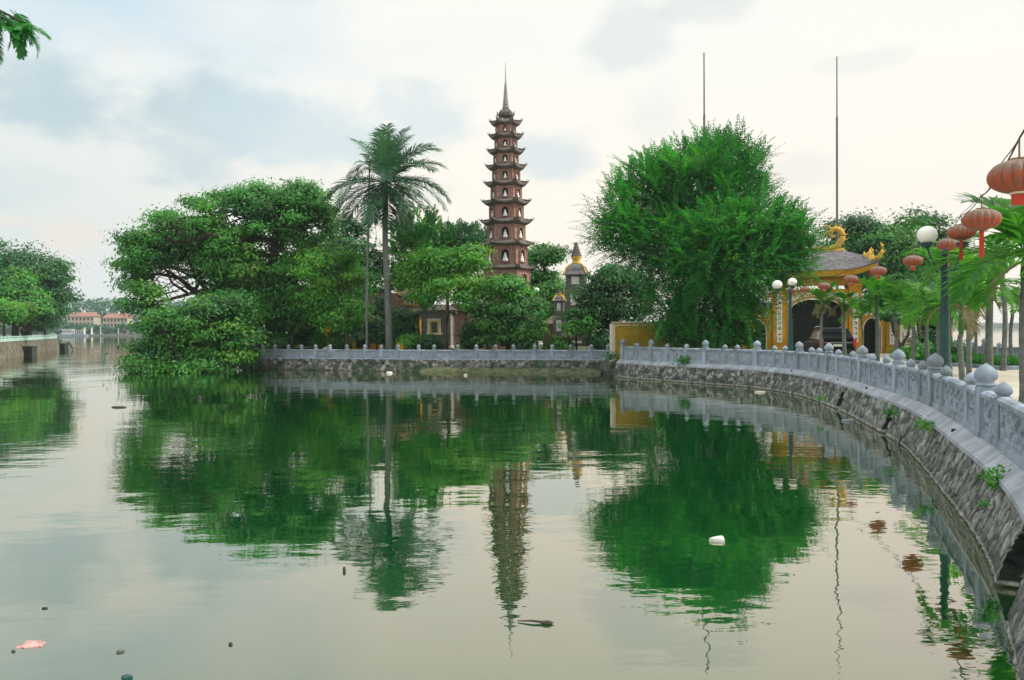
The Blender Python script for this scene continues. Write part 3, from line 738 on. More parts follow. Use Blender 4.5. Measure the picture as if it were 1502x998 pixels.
# understory on the island
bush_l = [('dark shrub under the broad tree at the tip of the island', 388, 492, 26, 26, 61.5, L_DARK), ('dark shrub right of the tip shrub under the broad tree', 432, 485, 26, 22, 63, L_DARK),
          ('bright low shrub under the broad tree', 455, 484, 16, 10, 66, L_BRIGHT), ('bushy shrub left of the thin palm stem', 515, 478, 20, 24, 62, L_DARK),  # low shrub takes the brighter leaf green
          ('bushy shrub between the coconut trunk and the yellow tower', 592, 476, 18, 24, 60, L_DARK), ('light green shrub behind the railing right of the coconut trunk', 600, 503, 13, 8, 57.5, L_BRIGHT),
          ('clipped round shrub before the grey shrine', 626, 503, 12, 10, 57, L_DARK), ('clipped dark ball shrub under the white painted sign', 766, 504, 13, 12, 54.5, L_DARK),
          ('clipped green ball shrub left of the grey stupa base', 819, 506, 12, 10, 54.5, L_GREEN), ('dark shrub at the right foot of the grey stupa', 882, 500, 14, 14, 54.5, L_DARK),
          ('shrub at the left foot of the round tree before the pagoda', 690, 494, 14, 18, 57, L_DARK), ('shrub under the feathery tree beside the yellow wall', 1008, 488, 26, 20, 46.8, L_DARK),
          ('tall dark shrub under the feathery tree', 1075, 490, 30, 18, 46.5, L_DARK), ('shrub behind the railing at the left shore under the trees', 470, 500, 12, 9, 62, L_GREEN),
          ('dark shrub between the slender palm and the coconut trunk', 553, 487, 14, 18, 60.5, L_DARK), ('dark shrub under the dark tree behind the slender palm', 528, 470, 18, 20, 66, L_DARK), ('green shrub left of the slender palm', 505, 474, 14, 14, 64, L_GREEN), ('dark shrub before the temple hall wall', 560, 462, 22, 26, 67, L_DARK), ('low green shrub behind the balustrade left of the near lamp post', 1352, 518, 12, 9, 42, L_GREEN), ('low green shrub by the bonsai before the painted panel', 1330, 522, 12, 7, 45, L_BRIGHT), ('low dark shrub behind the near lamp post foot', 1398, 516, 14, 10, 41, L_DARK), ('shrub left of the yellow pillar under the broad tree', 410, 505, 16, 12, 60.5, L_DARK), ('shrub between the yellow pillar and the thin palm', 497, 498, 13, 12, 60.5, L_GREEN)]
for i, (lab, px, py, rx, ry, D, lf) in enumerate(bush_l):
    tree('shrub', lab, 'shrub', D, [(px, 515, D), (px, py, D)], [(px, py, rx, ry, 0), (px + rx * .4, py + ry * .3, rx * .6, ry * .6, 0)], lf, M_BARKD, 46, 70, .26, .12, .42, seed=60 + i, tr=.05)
# left shore trees
tree('shore_tree', 'large dark domed tree on the far left bank', 'tree', 114, [(40, 488, 114), (40, 450, 114), (38, 410, 114)],
     [(35, 405, 55, 45), (60, 438, 42, 40), (-5, 400, 60, 45), (86, 428, 20, 34), (75, 400, 22, 22), (20, 450, 50, 30)], L_DARK, M_BARKD, 190, 160, .5, .24, 1.5, seed=41, tr=.5, zb=1.8)
tree('shore_tree', 'lighter green tree in front of the dark domed tree on the left bank', 'tree', 98, [(22, 490, 98), (22, 460, 98), (20, 435, 98)],
     [(15, 420, 40, 26), (44, 440, 20, 20), (-10, 440, 40, 30), (50, 458, 22, 12), (30, 450, 26, 16)], L_GREEN, M_BARKD, 150, 90, .5, .24, 1.0, seed=42, tr=.35, zb=1.8)
tree('shore_tree', 'small bright green tree at the very left edge of the photo', 'tree', 92, [(6, 490, 92), (6, 465, 92)],
     [(2, 452, 22, 16), (16, 458, 12, 11)], L_BRIGHT, M_BARK, 60, 90, .42, .2, .8, seed=43, tr=.15, zb=1.8)
tree('shore_tree', 'small pale tree at the end of the left bank', 'tree', 124, [(66, 488, 124), (66, 478, 124)],
     [(66, 470, 22, 10), (54, 478, 10, 7)], L_TEAL, M_BARK, 60, 70, .5, .22, .8, seed=44, tr=.12, zb=1.8)

# ---------------------------------------------------------------- palms
def frond_geo(rng, L, e0, az, curv, nleaf, ll, lw2, droop, seg=12, fwd=.5, tw=0.0, r=.02):
    pts = []; p = np.zeros(3); e = e0; ds = L / seg
    h = np.array([math.cos(az), math.sin(az), 0]); side = np.array([-math.sin(az), math.cos(az), 0])
    dirs = []
    for i in range(seg + 1):
        u = i / seg; d = h * math.cos(e) + np.array([0, 0, math.sin(e)]) + side * tw * u
        d /= np.linalg.norm(d); pts.append(p.copy()); dirs.append(d); p = p + d * ds; e -= curv / seg * (.4 + 1.2 * u)
    pts = np.array(pts); dirs = np.array(dirs)
    V, F, C = [], [], []
    def quadstrip(rows, tint):
        b = len(V)
        for a, c in rows: V.append(a); V.append(c); C.append(tint); C.append(tint)
        for i in range(len(rows) - 1): F.append((b + 2 * i, b + 2 * i + 1, b + 2 * i + 3, b + 2 * i + 2))
    ft = np.clip(.45 + rng.normal() * .2, 0, 1)
    for s in (0, 1):
        rows = []
        for i in range(seg + 1):
            rr = r * (1 - .8 * i / seg); o = side if s == 0 else np.cross(dirs[i], side)
            rows.append((pts[i] - o * rr, pts[i] + o * rr))
        quadstrip(rows, ft)
    for k in range(nleaf):
        u = .14 + .86 * k / (nleaf - 1); x = u * seg; i = min(int(x), seg - 1); f = x - i
        b0 = pts[i] * (1 - f) + pts[i + 1] * f; d = dirs[i]
        up = np.cross(d, side) * -1; up = up if up[2] > 0 else -up
        ln = ll * (math.sin(math.pi * (.18 + .74 * u)) ** .6)
        for sg in (1, -1):
            dv = side * sg * .85 + d * (fwd + .5 * u) + up * .22 + rng.normal(size=3) * .09; dv /= np.linalg.norm(dv)
            w_ = np.cross(dv, up); w_ /= np.linalg.norm(w_)
            rows = []; q = b0.copy(); vdir = dv.copy(); l_ = ln * rng.uniform(.85, 1.1)
            for j in range(4):
                ww = lw2 * (.35, 1, .8, .08)[j] * .5
                rows.append((q - w_ * ww, q + w_ * ww)); q = q + vdir * l_ / 3; vdir = vdir + np.array([0, 0, -droop * (.5 + .5 * j)]); vdir /= np.linalg.norm(vdir)
            quadstrip(rows, np.clip(ft + rng.normal() * .08, 0, 1))
    V = np.array(V); C3 = np.zeros((len(V), 3)); C3[:, 0] = C
    return V, np.array(F), C3
def ringed_trunk(mb, pts, r0, r1, ringstep=.16, amp=.05, sides=12):
    P = [Vector(p) for p in pts]; fine = catmull3(P, 40); L = sum((b - a).length for a, b in zip(fine, fine[1:]))
    s = 0; rad = []
    for i, p in enumerate(fine):
        if i: s += (p - fine[i - 1]).length
        u = s / L; rad.append((r0 + (r1 - r0) * u) * (1 + .25 * max(0, 1 - u * 12)) * (1 + amp * (1 if (s / ringstep) % 1 < .5 else -1)))
    mb.tube(fine, rad, sides)
def catmull3(P, n):
    Q = [P[0] * 2 - P[1]] + P + [P[-1] * 2 - P[-2]]; o = []
    for i in range(1, len(Q) - 2):
        a, b, c, d = Q[i - 1], Q[i], Q[i + 1], Q[i + 2]
        for k in range(n):
            u = k / n; o.append(.5 * ((2 * b) + (c - a) * u + (2 * a - 5 * b + 4 * c - d) * u * u + (3 * b - a - 3 * c + d) * u ** 3))
    o.append(P[-1]); return o
def frond(root, rng, org, leaf, **k):
    V, F, C = frond_geo(rng, **k)
    return link_mesh('frond', fast_mesh('frond', V + np.array(org), F, C), leaf, root)
# coconut palm
rng = np.random.default_rng(5); D = 58
tb = at(571, 512, D); tb.z = .86; top = at(566, 268, D)
cp = thing('coconut_palm', 'tall coconut palm with grey green drooping fronds left of the brick pagoda', 'palm', tb)
mb = MB(); ringed_trunk(mb, [tb, at(569, 440, D), at(565, 350, D), top], .27, .17, .3, .03, 12); mb.build('trunk', M_PALMT, cp, smooth=True, world=True)
oc = np.array(top - tb)
spec = [(10, .25, 1.5), (170, .30, 1.5), (190, .1, 1.4), (-15, .0, 1.3), (150, -.35, .9), (25, -.4, .9), (60, .95, 1.1), (85, 1.25, .8), (110, 1.15, .8), (35, .75, 1.3), (-60, -.3, .8), (-100, -.5, .6), (-130, .1, 1.5), (-80, .4, 1.6), (-40, .6, 1.5), (130, .7, 1.5), (5, .7, 1.3), (75, .5, 1.6), (-20, 1.0, 1.1), (-95, 1.0, 1.1), (200, -.75, .5), (-45, -.8, .5), (20, -.9, .4), (95, 1.38, .45), (60, 1.3, .6), (-70, -1.1, .3), (-120, -1.0, .4), (-30, -1.05, .3), (150, -.9, .4), (215, -.4, 1.0), (-50, .15, 1.5), (50, 1.25, .7), (140, 1.1, .9), (0, .95, 1.2), (30, .3, 1.2), (165, -.1, 1.2), (-10, -.25, 1.0)]
for (az, e, cv) in spec:
    frond(cp, rng, oc, L_COCO, L=rng.uniform(4.2, 5.2) * (1.0 if e > -.6 else .72), e0=e, az=R(az + rng.uniform(-8, 8)), curv=cv, nleaf=50, ll=1.3, lw2=.075, droop=.40, fwd=.45, tw=.25 * math.cos(R(az)) * 0 + .05, r=.05)
mb = MB()
for k in range(7):
    a = k * .9; mb.lathe([(.02, -.14), (.11, -.08), (.13, 0), (.1, .09), (.02, .14)], 10, Matrix.Translation(top + Vector((math.cos(a) * .3, math.sin(a) * .3, -.35 - .1 * (k % 2)))))
mb.build('coconuts', mat('green coconut', (.12, .14, .04), .5), cp, smooth=True, world=True)
# slim palm left of it
D = 57.5; tb = at(538, 512, D); tb.z = .86; top = at(542, 252, D)
sp_ = thing('areca_palm', 'very slender pale stemmed palm rising just left of the coconut palm', 'palm', tb)
mb = MB(); ringed_trunk(mb, [tb, at(538, 430, D), at(540, 340, D), top], .10, .06, .3, .03, 8); mb.build('trunk', M_PALMT, sp_, smooth=True, world=True)
mb = MB(); mb.tube([top, at(542, 243, D)], [.075, .06], 8); mb.build('crownshaft', M_SHAFT, sp_, smooth=True, world=True)
oc = np.array(at(542, 243, D) - tb)
for k in range(7):
    frond(sp_, rng, oc, L_COCO, L=rng.uniform(1.1, 1.5), e0=rng.uniform(.2, 1.1), az=2.6 + k * .9, curv=1.9, nleaf=16, ll=.42, lw2=.07, droop=.3, seg=8, r=.02)

def areca(label, px, D, crown_py, tr, nfr, fl, seed, shaft=.75, dry=1, zb=1.0, name='areca_palm', lwid=.085, ll=.55):
    rng = np.random.default_rng(seed)
    top = at(px, crown_py, D); b = Vector((top.x + rng.uniform(-.06, .06), top.y, zb))
    root = thing(name, label, 'palm', b, 0, 'young palms along the promenade')
    H = top.z - zb; sh = min(shaft, H * .4)
    mid = Vector((b.x + rng.uniform(-.08, .08), b.y, zb + H * .5)); ts = Vector((top.x, top.y, top.z - sh))
    mb = MB(); ringed_trunk(mb, [b, mid, ts], tr, tr * .8, .11, .035, 12); mb.build('trunk', M_PALMT, root, smooth=True, world=True)
    mb = MB(); mb.tube([ts, ts.lerp(top, .25), ts.lerp(top, .7), top], [tr * .8, tr * .95, tr * .7, tr * .4], 10); mb.build('crownshaft', M_SHAFT, root, smooth=True, world=True)
    oc = np.array(top - b)
    a0 = rng.uniform(0, 6.28)
    for k in range(nfr):
        frond(root, rng, oc + np.array([0, 0, -.04 * k * .3]), L_PALM, L=1.2 * fl * rng.uniform(.8, 1.15), e0=rng.uniform(.45, 1.25) if k % 3 else rng.uniform(.0, .5), az=a0 + k * 2.4 + rng.uniform(-.2, .2), curv=rng.uniform(1.2, 2.0), nleaf=24, ll=1.2 * ll * rng.uniform(.85, 1.15), lw2=lwid * .9, droop=.2, seg=9, fwd=.55, r=.022)
    for k in range(dry):
        frond(root, rng, oc + np.array([0, 0, -.15]), L_PALMD, L=fl * .75, e0=rng.uniform(-.6, .2), az=a0 + 1 + k * 2.1, curv=1.9, nleaf=14, ll=ll * .8, lw2=lwid * .6, droop=.5, seg=8, r=.02)
    return root
areca('thick grey trunked palm with dry hanging fronds right of the near lamp post', 1452, 29, 415, .135, 9, 1.7, 71, .5, 4)
areca('palm with a green upper stem just right of the near lamp post', 1410, 25, 442, .09, 8, 1.5, 72, 1.3, 3)
areca('palm with broad dark leaves cut by the right edge, nearest to the camera', 1504, 18.5, 372, .11, 11, 1.75, 73, .6, 1, lwid=.13, ll=.75)
areca('slim short palm far behind, between the two thick palms', 1430, 39, 442, .075, 7, 1.2, 74, .5, 3)
areca('slim palm standing by the far balustrade near the right edge', 1485, 37, 450, .085, 7, 1.4, 75, .4, 0)
areca('slim palm left of the near lamp post with bright arching fronds', 1337, 34, 447, .09, 8, 1.45, 76, .8, 0)
areca('bright fronded palm in front of the right side arch of the gate', 1286, 38, 436, .11, 8, 1.35, 77, .8, 0)
areca('small thin palm beside the right side arch of the gate', 1264, 42, 462, .06, 5, .85, 78, .5, 0)
areca('palm standing in front of the right tail lamp of the parked car', 1238, 39, 440, .10, 5, .95, 79, .6, 2)
areca('wilted palm with drooping yellow fronds before the left tail lamp of the parked car', 1206, 39, 442, .075, 5, .9, 80, .5, 4)
areca('tall bright palm rising directly behind the near lamp post', 1392, 33, 400, .11, 9, 1.9, 81, .8, 0)
areca('tall palm behind the thick trunked palm near the right edge', 1470, 32, 385, .10, 10, 2.0, 82, .8, 1, lwid=.11)
areca('low bushy palm behind the near lamp post on its left', 1362, 36, 438, .09, 8, 1.3, 83, .5, 1)

areca('short bushy palm just right of the bright fronded palm before the gate', 1312, 37, 447, .09, 8, 1.25, 84, .5, 0)
areca('leafy palm close behind the balustrade just left of the thick trunked palm', 1424, 27, 408, .09, 9, 1.6, 85, .7, 1)
areca('low palm with yellowish fronds left of the near lamp post base', 1378, 29, 452, .08, 8, 1.2, 86, .4, 1)

# ---------------------------------------------------------------- tall brick pagoda
DP = 66.0; KP = DP / FPX
pc = at(744, 505, DP); pc.z = .86
pag = thing('brick_pagoda', 'tall slender hexagonal red brick pagoda with eleven upturned dark eaves and a pale spire', 'pagoda', pc)
def zp(y): return CAM.z + (483.2 - y) * KP - pc.z
ROT = R(-4)
def hexpt(r, k, z, extra=0): a = R(60 * k) + ROT; return Vector((r * math.cos(a), r * math.sin(a), z))
tiers = [(178, 23.8, 14.5), (197.5, 25.6, 16.2), (219.5, 27.8, 18), (242.5, 30, 20), (267, 32.6, 22.4), (294, 36, 24.8), (322.5, 39, 27.2), (357, 40, 29.9), (392, 41.5, 33.6), (430, 44, 35.5), (468, 47, 37.5)]
ROWN = ['top', 'second', 'third', 'fourth', 'fifth', 'sixth', 'seventh', 'eighth', 'ninth', 'tenth', 'lowest']
def pagoda_roof(rb, re, z_e, lift, hgt, rtop):
    mb = MB(); sg = 10; N = 6 * sg
    rings = []
    def ring(r_, z_, lf, cext=0.0):
        o = []
        for k in range(6):
            a, b = hexpt(r_, k, 0), hexpt(r_, k + 1, 0)
            for j in range(sg):
                u = j / sg; c = abs(2 * u - 1) ** 3; p = a.lerp(b, u) * (1 + cext * c)
                o.append((p.x, p.y, z_ + lf * c))
        return o
    rings = [ring(rb * .97, z_e - .16, 0), ring(re * .88, z_e - .05, lift * .55, .03), ring(re * .93, z_e + .0, lift, .07), ring(re * .93, z_e + .09, lift, .08), ring((re + rtop) * .47, z_e + hgt * .5, lift * .35, .02), ring(rtop * .99, z_e + hgt, 0)]
    vs_ = [p for r_ in rings for p in r_]; fs = []
    for i in range(len(rings) - 1):
        for k in range(N): fs.append((i * N + k, i * N + (k + 1) % N, (i + 1) * N + (k + 1) % N, (i + 1) * N + k))
    fs.append(tuple(range((len(rings) - 1) * N, len(rings) * N)))
    mb.add(vs_, fs)
    for k in range(6):     # hip ridges and upturned horns
        tip = hexpt(re * 1.0, k, z_e + lift + .06); b = hexpt(rtop, k, z_e + hgt)
        m1 = hexpt((re + rtop) * .5, k, z_e + hgt * .5 + lift * .4 + .04)
        mb.tube([b, m1, hexpt(re * .93, k, z_e + lift * .95 + .08), tip, hexpt(re * 1.06, k, z_e + lift + .24)], [.06, .06, .06, .05, .015], 6)
        mb.tube([hexpt(re * .93, k, z_e + lift * .9 + .06), hexpt(re * .95, k, z_e + lift + .26)], [.05, .015], 5)
    return mb
statues = []
zprev_top = zp(163)
for i, (yt, hr, hb) in enumerate(tiers):
    re, rb = hr * KP, hb * KP; lift = .26 if i < 7 else .11
    ze = zp(yt + 7) if i < 7 else zp(yt + 4)
    rtop = (tiers[i - 1][2] if i else 11.5) * KP + .05
    hgt = .38
    rf = pagoda_roof(rb, re, ze, lift, hgt, rtop).build('roof', M_TILE, pag)
    # storey below this roof
    zt = ze - .10; zbm = (zp(tiers[i + 1][0] + (7 if i < 6 else 4)) + .33) if i < len(tiers) - 1 else -.02
    mb = MB()
    vs_ = [hexpt(rb, k, z_) for z_ in (zbm, zt) for k in range(6)]
    mb.add(vs_, [(k, (k + 1) % 6, 6 + (k + 1) % 6, 6 + k) for k in range(6)] + [tuple(range(6, 12)), tuple(reversed(range(6)))])
    for k in range(6):   # corner pilasters and bands
        mb.tube([hexpt(rb, k, zbm + .002), hexpt(rb, k, zt - .002)], .045 + .02 * i / 10, 6)
    for (z0, z1) in ((zbm + .01, zbm + .07), (zt - .10, zt - .01)):
        v2 = [hexpt(rb + .035, k, z_) for z_ in (z0, z1) for k in range(6)]
        mb.add(v2, [(k, (k + 1) % 6, 6 + (k + 1) % 6, 6 + k) for k in range(6)] + [tuple(range(6, 12)), tuple(reversed(range(6)))])
    st = mb.build('storey', M_BRICK if i % 2 else M_BRICK2, pag)
    # niches on all faces
    H = zt - zbm; nw = rb * .19; nz0 = zbm + H * .14; nh = H * .66
    for k in range(6):
        a, b = hexpt(rb, k, 0), hexpt(rb, k + 1, 0); c = (a + b) / 2; n_ = c.normalized(); x_ = (b - a).normalized()
        M = Matrix(((x_.x, n_.x, 0, c.x), (x_.y, n_.y, 0, c.y), (0, 0, 1, nz0), (0, 0, 0, 1)))
        arch = [(-nw, 0), (nw, 0)] + [(nw * math.cos(th), nh - nw * 1.15 + nw * 1.15 * math.sin(th)) for th in np.linspace(0, math.pi, 11)]
        outer = [(-nw * 1.28, -.03), (nw * 1.28, -.03)] + [(nw * 1.28 * math.cos(th), nh - nw * 1.15 + nw * 1.45 * math.sin(th)) for th in np.linspace(0, math.pi, 11)]
        mb = MB(); L_ = len(arch); dpt = .13
        vs_ = [M @ Vector((p[0], y, p[1])) for (poly, y) in ((arch, .012), (arch, dpt), (outer, dpt), (outer, -.02)) for p in poly]
        fs = [tuple(range(L_))]
        for rr in range(3):
            for j in range(L_): fs.append((rr * L_ + j, rr * L_ + (j + 1) % L_, (rr + 1) * L_ + (j + 1) % L_, (rr + 1) * L_ + j))
        mb.add(vs_, fs[1:]); mb.build('niche_frame', M_BRICK, st)
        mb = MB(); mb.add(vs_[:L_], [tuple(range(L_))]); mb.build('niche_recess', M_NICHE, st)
        if k in (3, 4, 5) and i < 10:
            side = {3: 'left', 4: 'middle', 5: 'right'}[k]
            wpt = pc + M @ Vector((0, .035, .0)); wpt2 = M @ Vector((0, .07, 0)) + pc
            s = nh * .70
            mb = MB(); yaw = math.atan2(n_.y, n_.x) + math.pi / 2
            mb.lathe([(.30 * s, 0), (.34 * s, .05 * s), (.30 * s, .13 * s), (.36 * s, .17 * s), (.36 * s, .24 * s), (.25 * s, .32 * s), (.19 * s, .48 * s), (.22 * s, .60 * s), (.17 * s, .69 * s), (.07 * s, .73 * s), (.11 * s, .79 * s), (.125 * s, .87 * s), (.09 * s, .95 * s), (.04 * s, 1.0 * s)], 12, Matrix.Diagonal((1, .5, 1, 1)))
            so_ = mb.build('seated_statue', M_STATUE, smooth=True); so_.location = wpt2; so_.rotation_euler = (0, 0, yaw)
            tag(so_, 'white seated statue in the %s niche of the brick pagoda, %s storey' % (side, {'top': 'topmost', 'lowest': 'lowest'}.get(ROWN[i], ROWN[i] + ' highest')), 'statue', 'statues in the pagoda niches')
# dome and spire
mb = MB(); z0 = zp(178) + .35
mb.lathe([(12.2 * KP, z0 - .05), (12 * KP, z0 + .15), (11 * KP, zp(167)), (8 * KP, zp(164)), (5.5 * KP, zp(162.6)), (5.8 * KP, zp(161.5)), (4.5 * KP, zp(160))], 12, ribs=6, ribamp=.12)
for k in range(6):
    a = hexpt(11.5 * KP, k, zp(171)); mb.tube([a, a * 1.0 + Vector((0, 0, .35)) + Vector((a.x, a.y, 0)) * .12], [.09, .02], 6)
mb.build('dome', M_TILE, pag)
mb = MB(); prof = []
n = 9
for k in range(n):
    u = k / n; r_ = (4.6 * (1 - u) + 1.1 * u) * KP; za = zp(160 - 38 * u); zb_ = zp(160 - 38 * (u + 1 / n))
    prof += [(r_, za), (r_ * 1.02, za + (zb_ - za) * .55), (r_ * .80, za + (zb_ - za) * .62), (r_ * .80, zb_ - .002)]
mb.lathe(prof, 14)
spi = mb.build('spire', mat('grey spire metal', (.27, .27, .26), .6, .4, .15, 4), pag)
mb = MB(); mb.tube([(0, 0, zp(122)), (0, 0, zp(93))], [.045, .012], 6); mb.build('needle', M_IRON, spi)
# stepped brick base round the pagoda
mb = MB()
for (r_, z0, z1) in ((41 * KP, -.05, .30), (39.5 * KP, .302, .55)):
    v2 = [hexpt(r_, k, z_) for z_ in (z0, z1) for k in range(6)]
    mb.add(v2, [(k, (k + 1) % 6, 6 + (k + 1) % 6, 6 + k) for k in range(6)] + [tuple(range(6, 12))])
mb.build('base_steps', M_BRICK2, pag)

# ---------------------------------------------------------------- grey stupas
def stupa(label, px, D, spec, fin, seed, name='stone_stupa'):
    """spec: list of (y_top,y_bot,halfw px) tiers from top; fin: (ytip, ycone, yneck, ydome, hw)"""
    c = at(px, 505, D); c.z = .86; K = m_px(D); hz = 483.2 - (px - 744) * .0065
    def z(y): return CAM.z + (hz - y) * K - .86
    root = thing(name, label, 'stupa', c, R(-12))
    ytip, ycone, yneck, ydome, hw = fin
    mb = MB(); prof = []
    for k in range(5):
        u = k / 5; r_ = hw * K * (.50 * (1 - u) + .10 * u); za = z(ycone + (ytip - ycone) * u); zb_ = z(ycone + (ytip - ycone) * (u + .2))
        prof += [(r_, za), (r_ * .95, za + (zb_ - za) * .6), (r_ * .75, zb_ - .002)]
    mb.lathe(prof, 14); mb.build('finial', M_TILE, root)
    mb = MB(); mb.lathe([(hw * K * .52, z(yneck) - .02), (hw * K * .40, z(yneck) + .12), (hw * K * .34, z((yneck + ycone) / 2)), (hw * K * .5, z(ycone) - .05), (hw * K * .48, z(ycone) - .002)], 14); mb.build('neck', M_GOLD, root, smooth=True)
    # square bell roof with yellow ridges
    mb = MB(); rg = MB(); P = [(0.46, 0.0), (.62, .12), (.82, .38), (.92, .7), (1.12, 1.0)]
    vs_ = []
    for (r_, u) in P:
        zz = z(yneck + (ydome - yneck) * u)
        for (sx, sy) in ((-1, -1), (1, -1), (1, 1), (-1, 1)): vs_.append((sx * r_ * hw * K, sy * r_ * hw * K, zz))
    fs = [(i * 4 + k, i * 4 + (k + 1) % 4, i * 4 + 4 + (k + 1) % 4, i * 4 + 4 + k) for i in range(len(P) - 1) for k in range(4)]
    mb.add(vs_, [f[::-1] for f in fs] + [(16, 19, 18, 17)]); rf = mb.build('roof', M_GTILE, root)
    for k in range(4): rg.tube([Vector(vs_[i * 4 + k]) * 1.0 for i in range(len(P))], .055, 6)
    rg.build('ridge', M_GOLD, rf)
    for (y0, y1, h) in spec:
        h *= K; z1, z0 = z(y0), z(y1)
        mb = MB(); mb.box(-h, h, -h, h, z0, z1); stt = mb.build('storey', M_GBRICK, root)
        mb = MB(); mb.box(-h * 1.16, h * 1.16, -h * 1.16, h * 1.16, z0 - .10, z0 + .04); mb.box(-h * 1.08, h * 1.08, -h * 1.08, h * 1.08, z0 + .042, z0 + .14); mb.build('ledge', M_TILE, stt)
        mb = MB(); hh = (z1 - z0)
        mb.box(-h * .42, h * .42, -h - .03, -h + .02, z0 + hh * .3, z0 + hh * .85); mb.box(-h - .03, -h + .02, -h * .42, h * .42, z0 + hh * .3, z0 + hh * .85); mb.build('tablet', M_WHITE, stt)
        for (sx, sy) in ((-1, -1), (1, -1)):
            mb = MB(); mb.tube([(sx * h, sy * h, z0 + .15), (sx * h, sy * h, z1)], .05, 6)
            mb.build('corner_post', M_GOLD if h > .75 else M_GBRICK, stt)
    return root
stupa('grey brick stupa with yellow bell roof ridges and dark ringed finial right of the pagoda', 846, 62, [(404, 424, 13), (426, 458, 16), (460, 497, 20), (499, 506, 24)], (357, 377, 388, 404, 16), 1)
stupa('smaller grey stupa close to the left of the yellow ridged stupa', 821, 60.5, [(442, 463, 6.5), (466, 495, 8), (497, 506, 10)], (424, 431, 434, 442, 8), 2)

# ---------------------------------------------------------------- grey shrine and yellow tower
D = 60; K = m_px(D)
def loc(px, D, z=.86): p = at(px, 500, D); return Vector((p.x, p.y, z))
c = loc(641, D); sh = thing('stone_shrine', 'grey brick shrine with a cream framed niche behind the forked tree trunk', 'shrine', c)
def zD(y, D, px=744): return CAM.z + (483.2 - (px - 744) * .0065 - y) * D / FPX - .86
hw = 23 * K
mb = MB(); mb.box(-hw, hw, 0, 1.8, .5, zD(459, D)); mb.box(-hw - .15, hw + .15, -.15, 1.95, -.05, .5); mb.build('wall', M_GBRICK, sh)
mb = MB(); mb.box(-hw - .22, hw + .22, -.22, 2.0, zD(459, D) + .002, zD(455, D)); 
zt_ = zD(455, D) + .002; mb.add([(-hw - .3, -.3, zt_), (hw + .3, -.3, zt_), (hw + .3, 2.1, zt_), (-hw - .3, 2.1, zt_), (-hw * .7, .5, zt_ + .45), (hw * .7, .5, zt_ + .45), (hw * .7, 1.3, zt_ + .45), (-hw * .7, 1.3, zt_ + .45)], [(0, 1, 5, 4), (1, 2, 6, 5), (2, 3, 7, 6), (3, 0, 4, 7), (4, 5, 6, 7), (3, 2, 1, 0)]); mb.build('roof', M_TILE, sh)
x0, x1, z0, z1 = -10 * K - .2, 8 * K - .1, zD(488, D), zD(467, D)
mb = MB(); f_ = .16
mb.box(x0, x0 + f_, -.10, .01, z0, z1); mb.box(x1 - f_, x1, -.10, .01, z0, z1); mb.box(x0 + f_, x1 - f_, -.10, .01, z1 - f_, z1); mb.box(x0 - .1, x1 + .4, -.16, .01, z0 - .14, z0 - .002)
nf = mb.build('niche_frame', M_CREAM, sh)
mb = MB(); g_ = .12; a0, a1 = x0 + f_ + .002, x1 - f_ - .002
mb.box(a0, a0 + g_, -.06, .01, z0, z1 - f_ - .002); mb.box(a1 - g_, a1, -.06, .01, z0, z1 - f_ - .002); mb.box(a0 + g_ + .001, a1 - g_ - .001, -.06, .01, z1 - f_ - g_, z1 - f_ - .002); mb.build('inner_frame', M_GOLD, nf)
mb = MB(); mb.box(a0 + g_, a1 - g_, -.025, -.01, z0 + .01, z1 - f_ - g_ - .002); mb.build('niche_recess', mat('niche teal', (.06, .09, .07), .8), nf)
mb = MB(); mb.tube([(hw - .1, -.12, .5), (hw - .1, -.12, zD(460, D))], .09, 8); mb.lathe([(.2, 0), (.2, .15), (.12, .2)], 10, Matrix.Translation((hw - .1, -.12, .51))); mb.build('column', M_CREAM, sh)
D = 63; c = loc(603, D); yt = thing('tower', 'little yellow tower with two brown tiled roofs rising left of the grey shrine', 'tower', c); K = m_px(D)
def cap_roof(hw, z0, h, up, hw2):
    mb = MB(); n = 8; P = [(hw, 0), (hw * .72, .25), (hw * .45, .55), (hw2, 1.0)]; vs_ = []
    for (r_, u) in P:
        for k in range(4):
            cs = ((-1, -1), (1, -1), (1, 1), (-1, 1)); a, b = Vector(cs[k]), Vector(cs[(k + 1) % 4])
            for j in range(n):
                q = j / n; p = a.lerp(b, q) * r_; vs_.append((p.x, p.y, z0 + h * u + up * abs(2 * q - 1) ** 3 * (1 - u)))
    N = 4 * n; fs = [(i * N + k, i * N + (k + 1) % N, (i + 1) * N + (k + 1) % N, (i + 1) * N + k) for i in range(len(P) - 1) for k in range(N)]
    fs.append(tuple(range((len(P) - 1) * N, len(P) * N))); fs.append(tuple(reversed(range(N)))); mb.add(vs_, fs); return mb
def zT(y): return zD(y, D)
mb = MB(); mb.box(-.75, .75, -.75, .75, -.05, zT(459)); mb.build('wall', M_YEL, yt)
cap_roof(1.15, zT(459), .6, .18, .55).build('lower_roof', M_RTILE, yt)
mb = MB(); mb.box(-.5, .5, -.5, .5, zT(449) - .1, zT(436)); up_ = mb.build('upper_wall', M_YEL, yt)
mb = MB(); mb.box(-.38, .38, -.53, -.49, zT(446), zT(438)); mb.build('panel', M_WHITE, up_)
mb = MB()
for x in (-.17, .17): mb.prism([(x - .09, zT(445)), (x + .09, zT(445)), (x + .09, zT(441)), (x + .05, zT(439.5)), (x - .05, zT(439.5)), (x - .09, zT(441))], -.535, -.531)
mb.build('opening', M_NICHE, up_)
cap_roof(.95, zT(436), .75, .28, .12).build('roof', M_RTILE, yt)
mb = MB(); mb.lathe([(.14, zT(436) + .72), (.16, zT(436) + .85), (.06, zT(436) + 1.0), (.02, zT(436) + 1.35)], 10); mb.build('finial', M_RTILE, yt)
mb = MB()
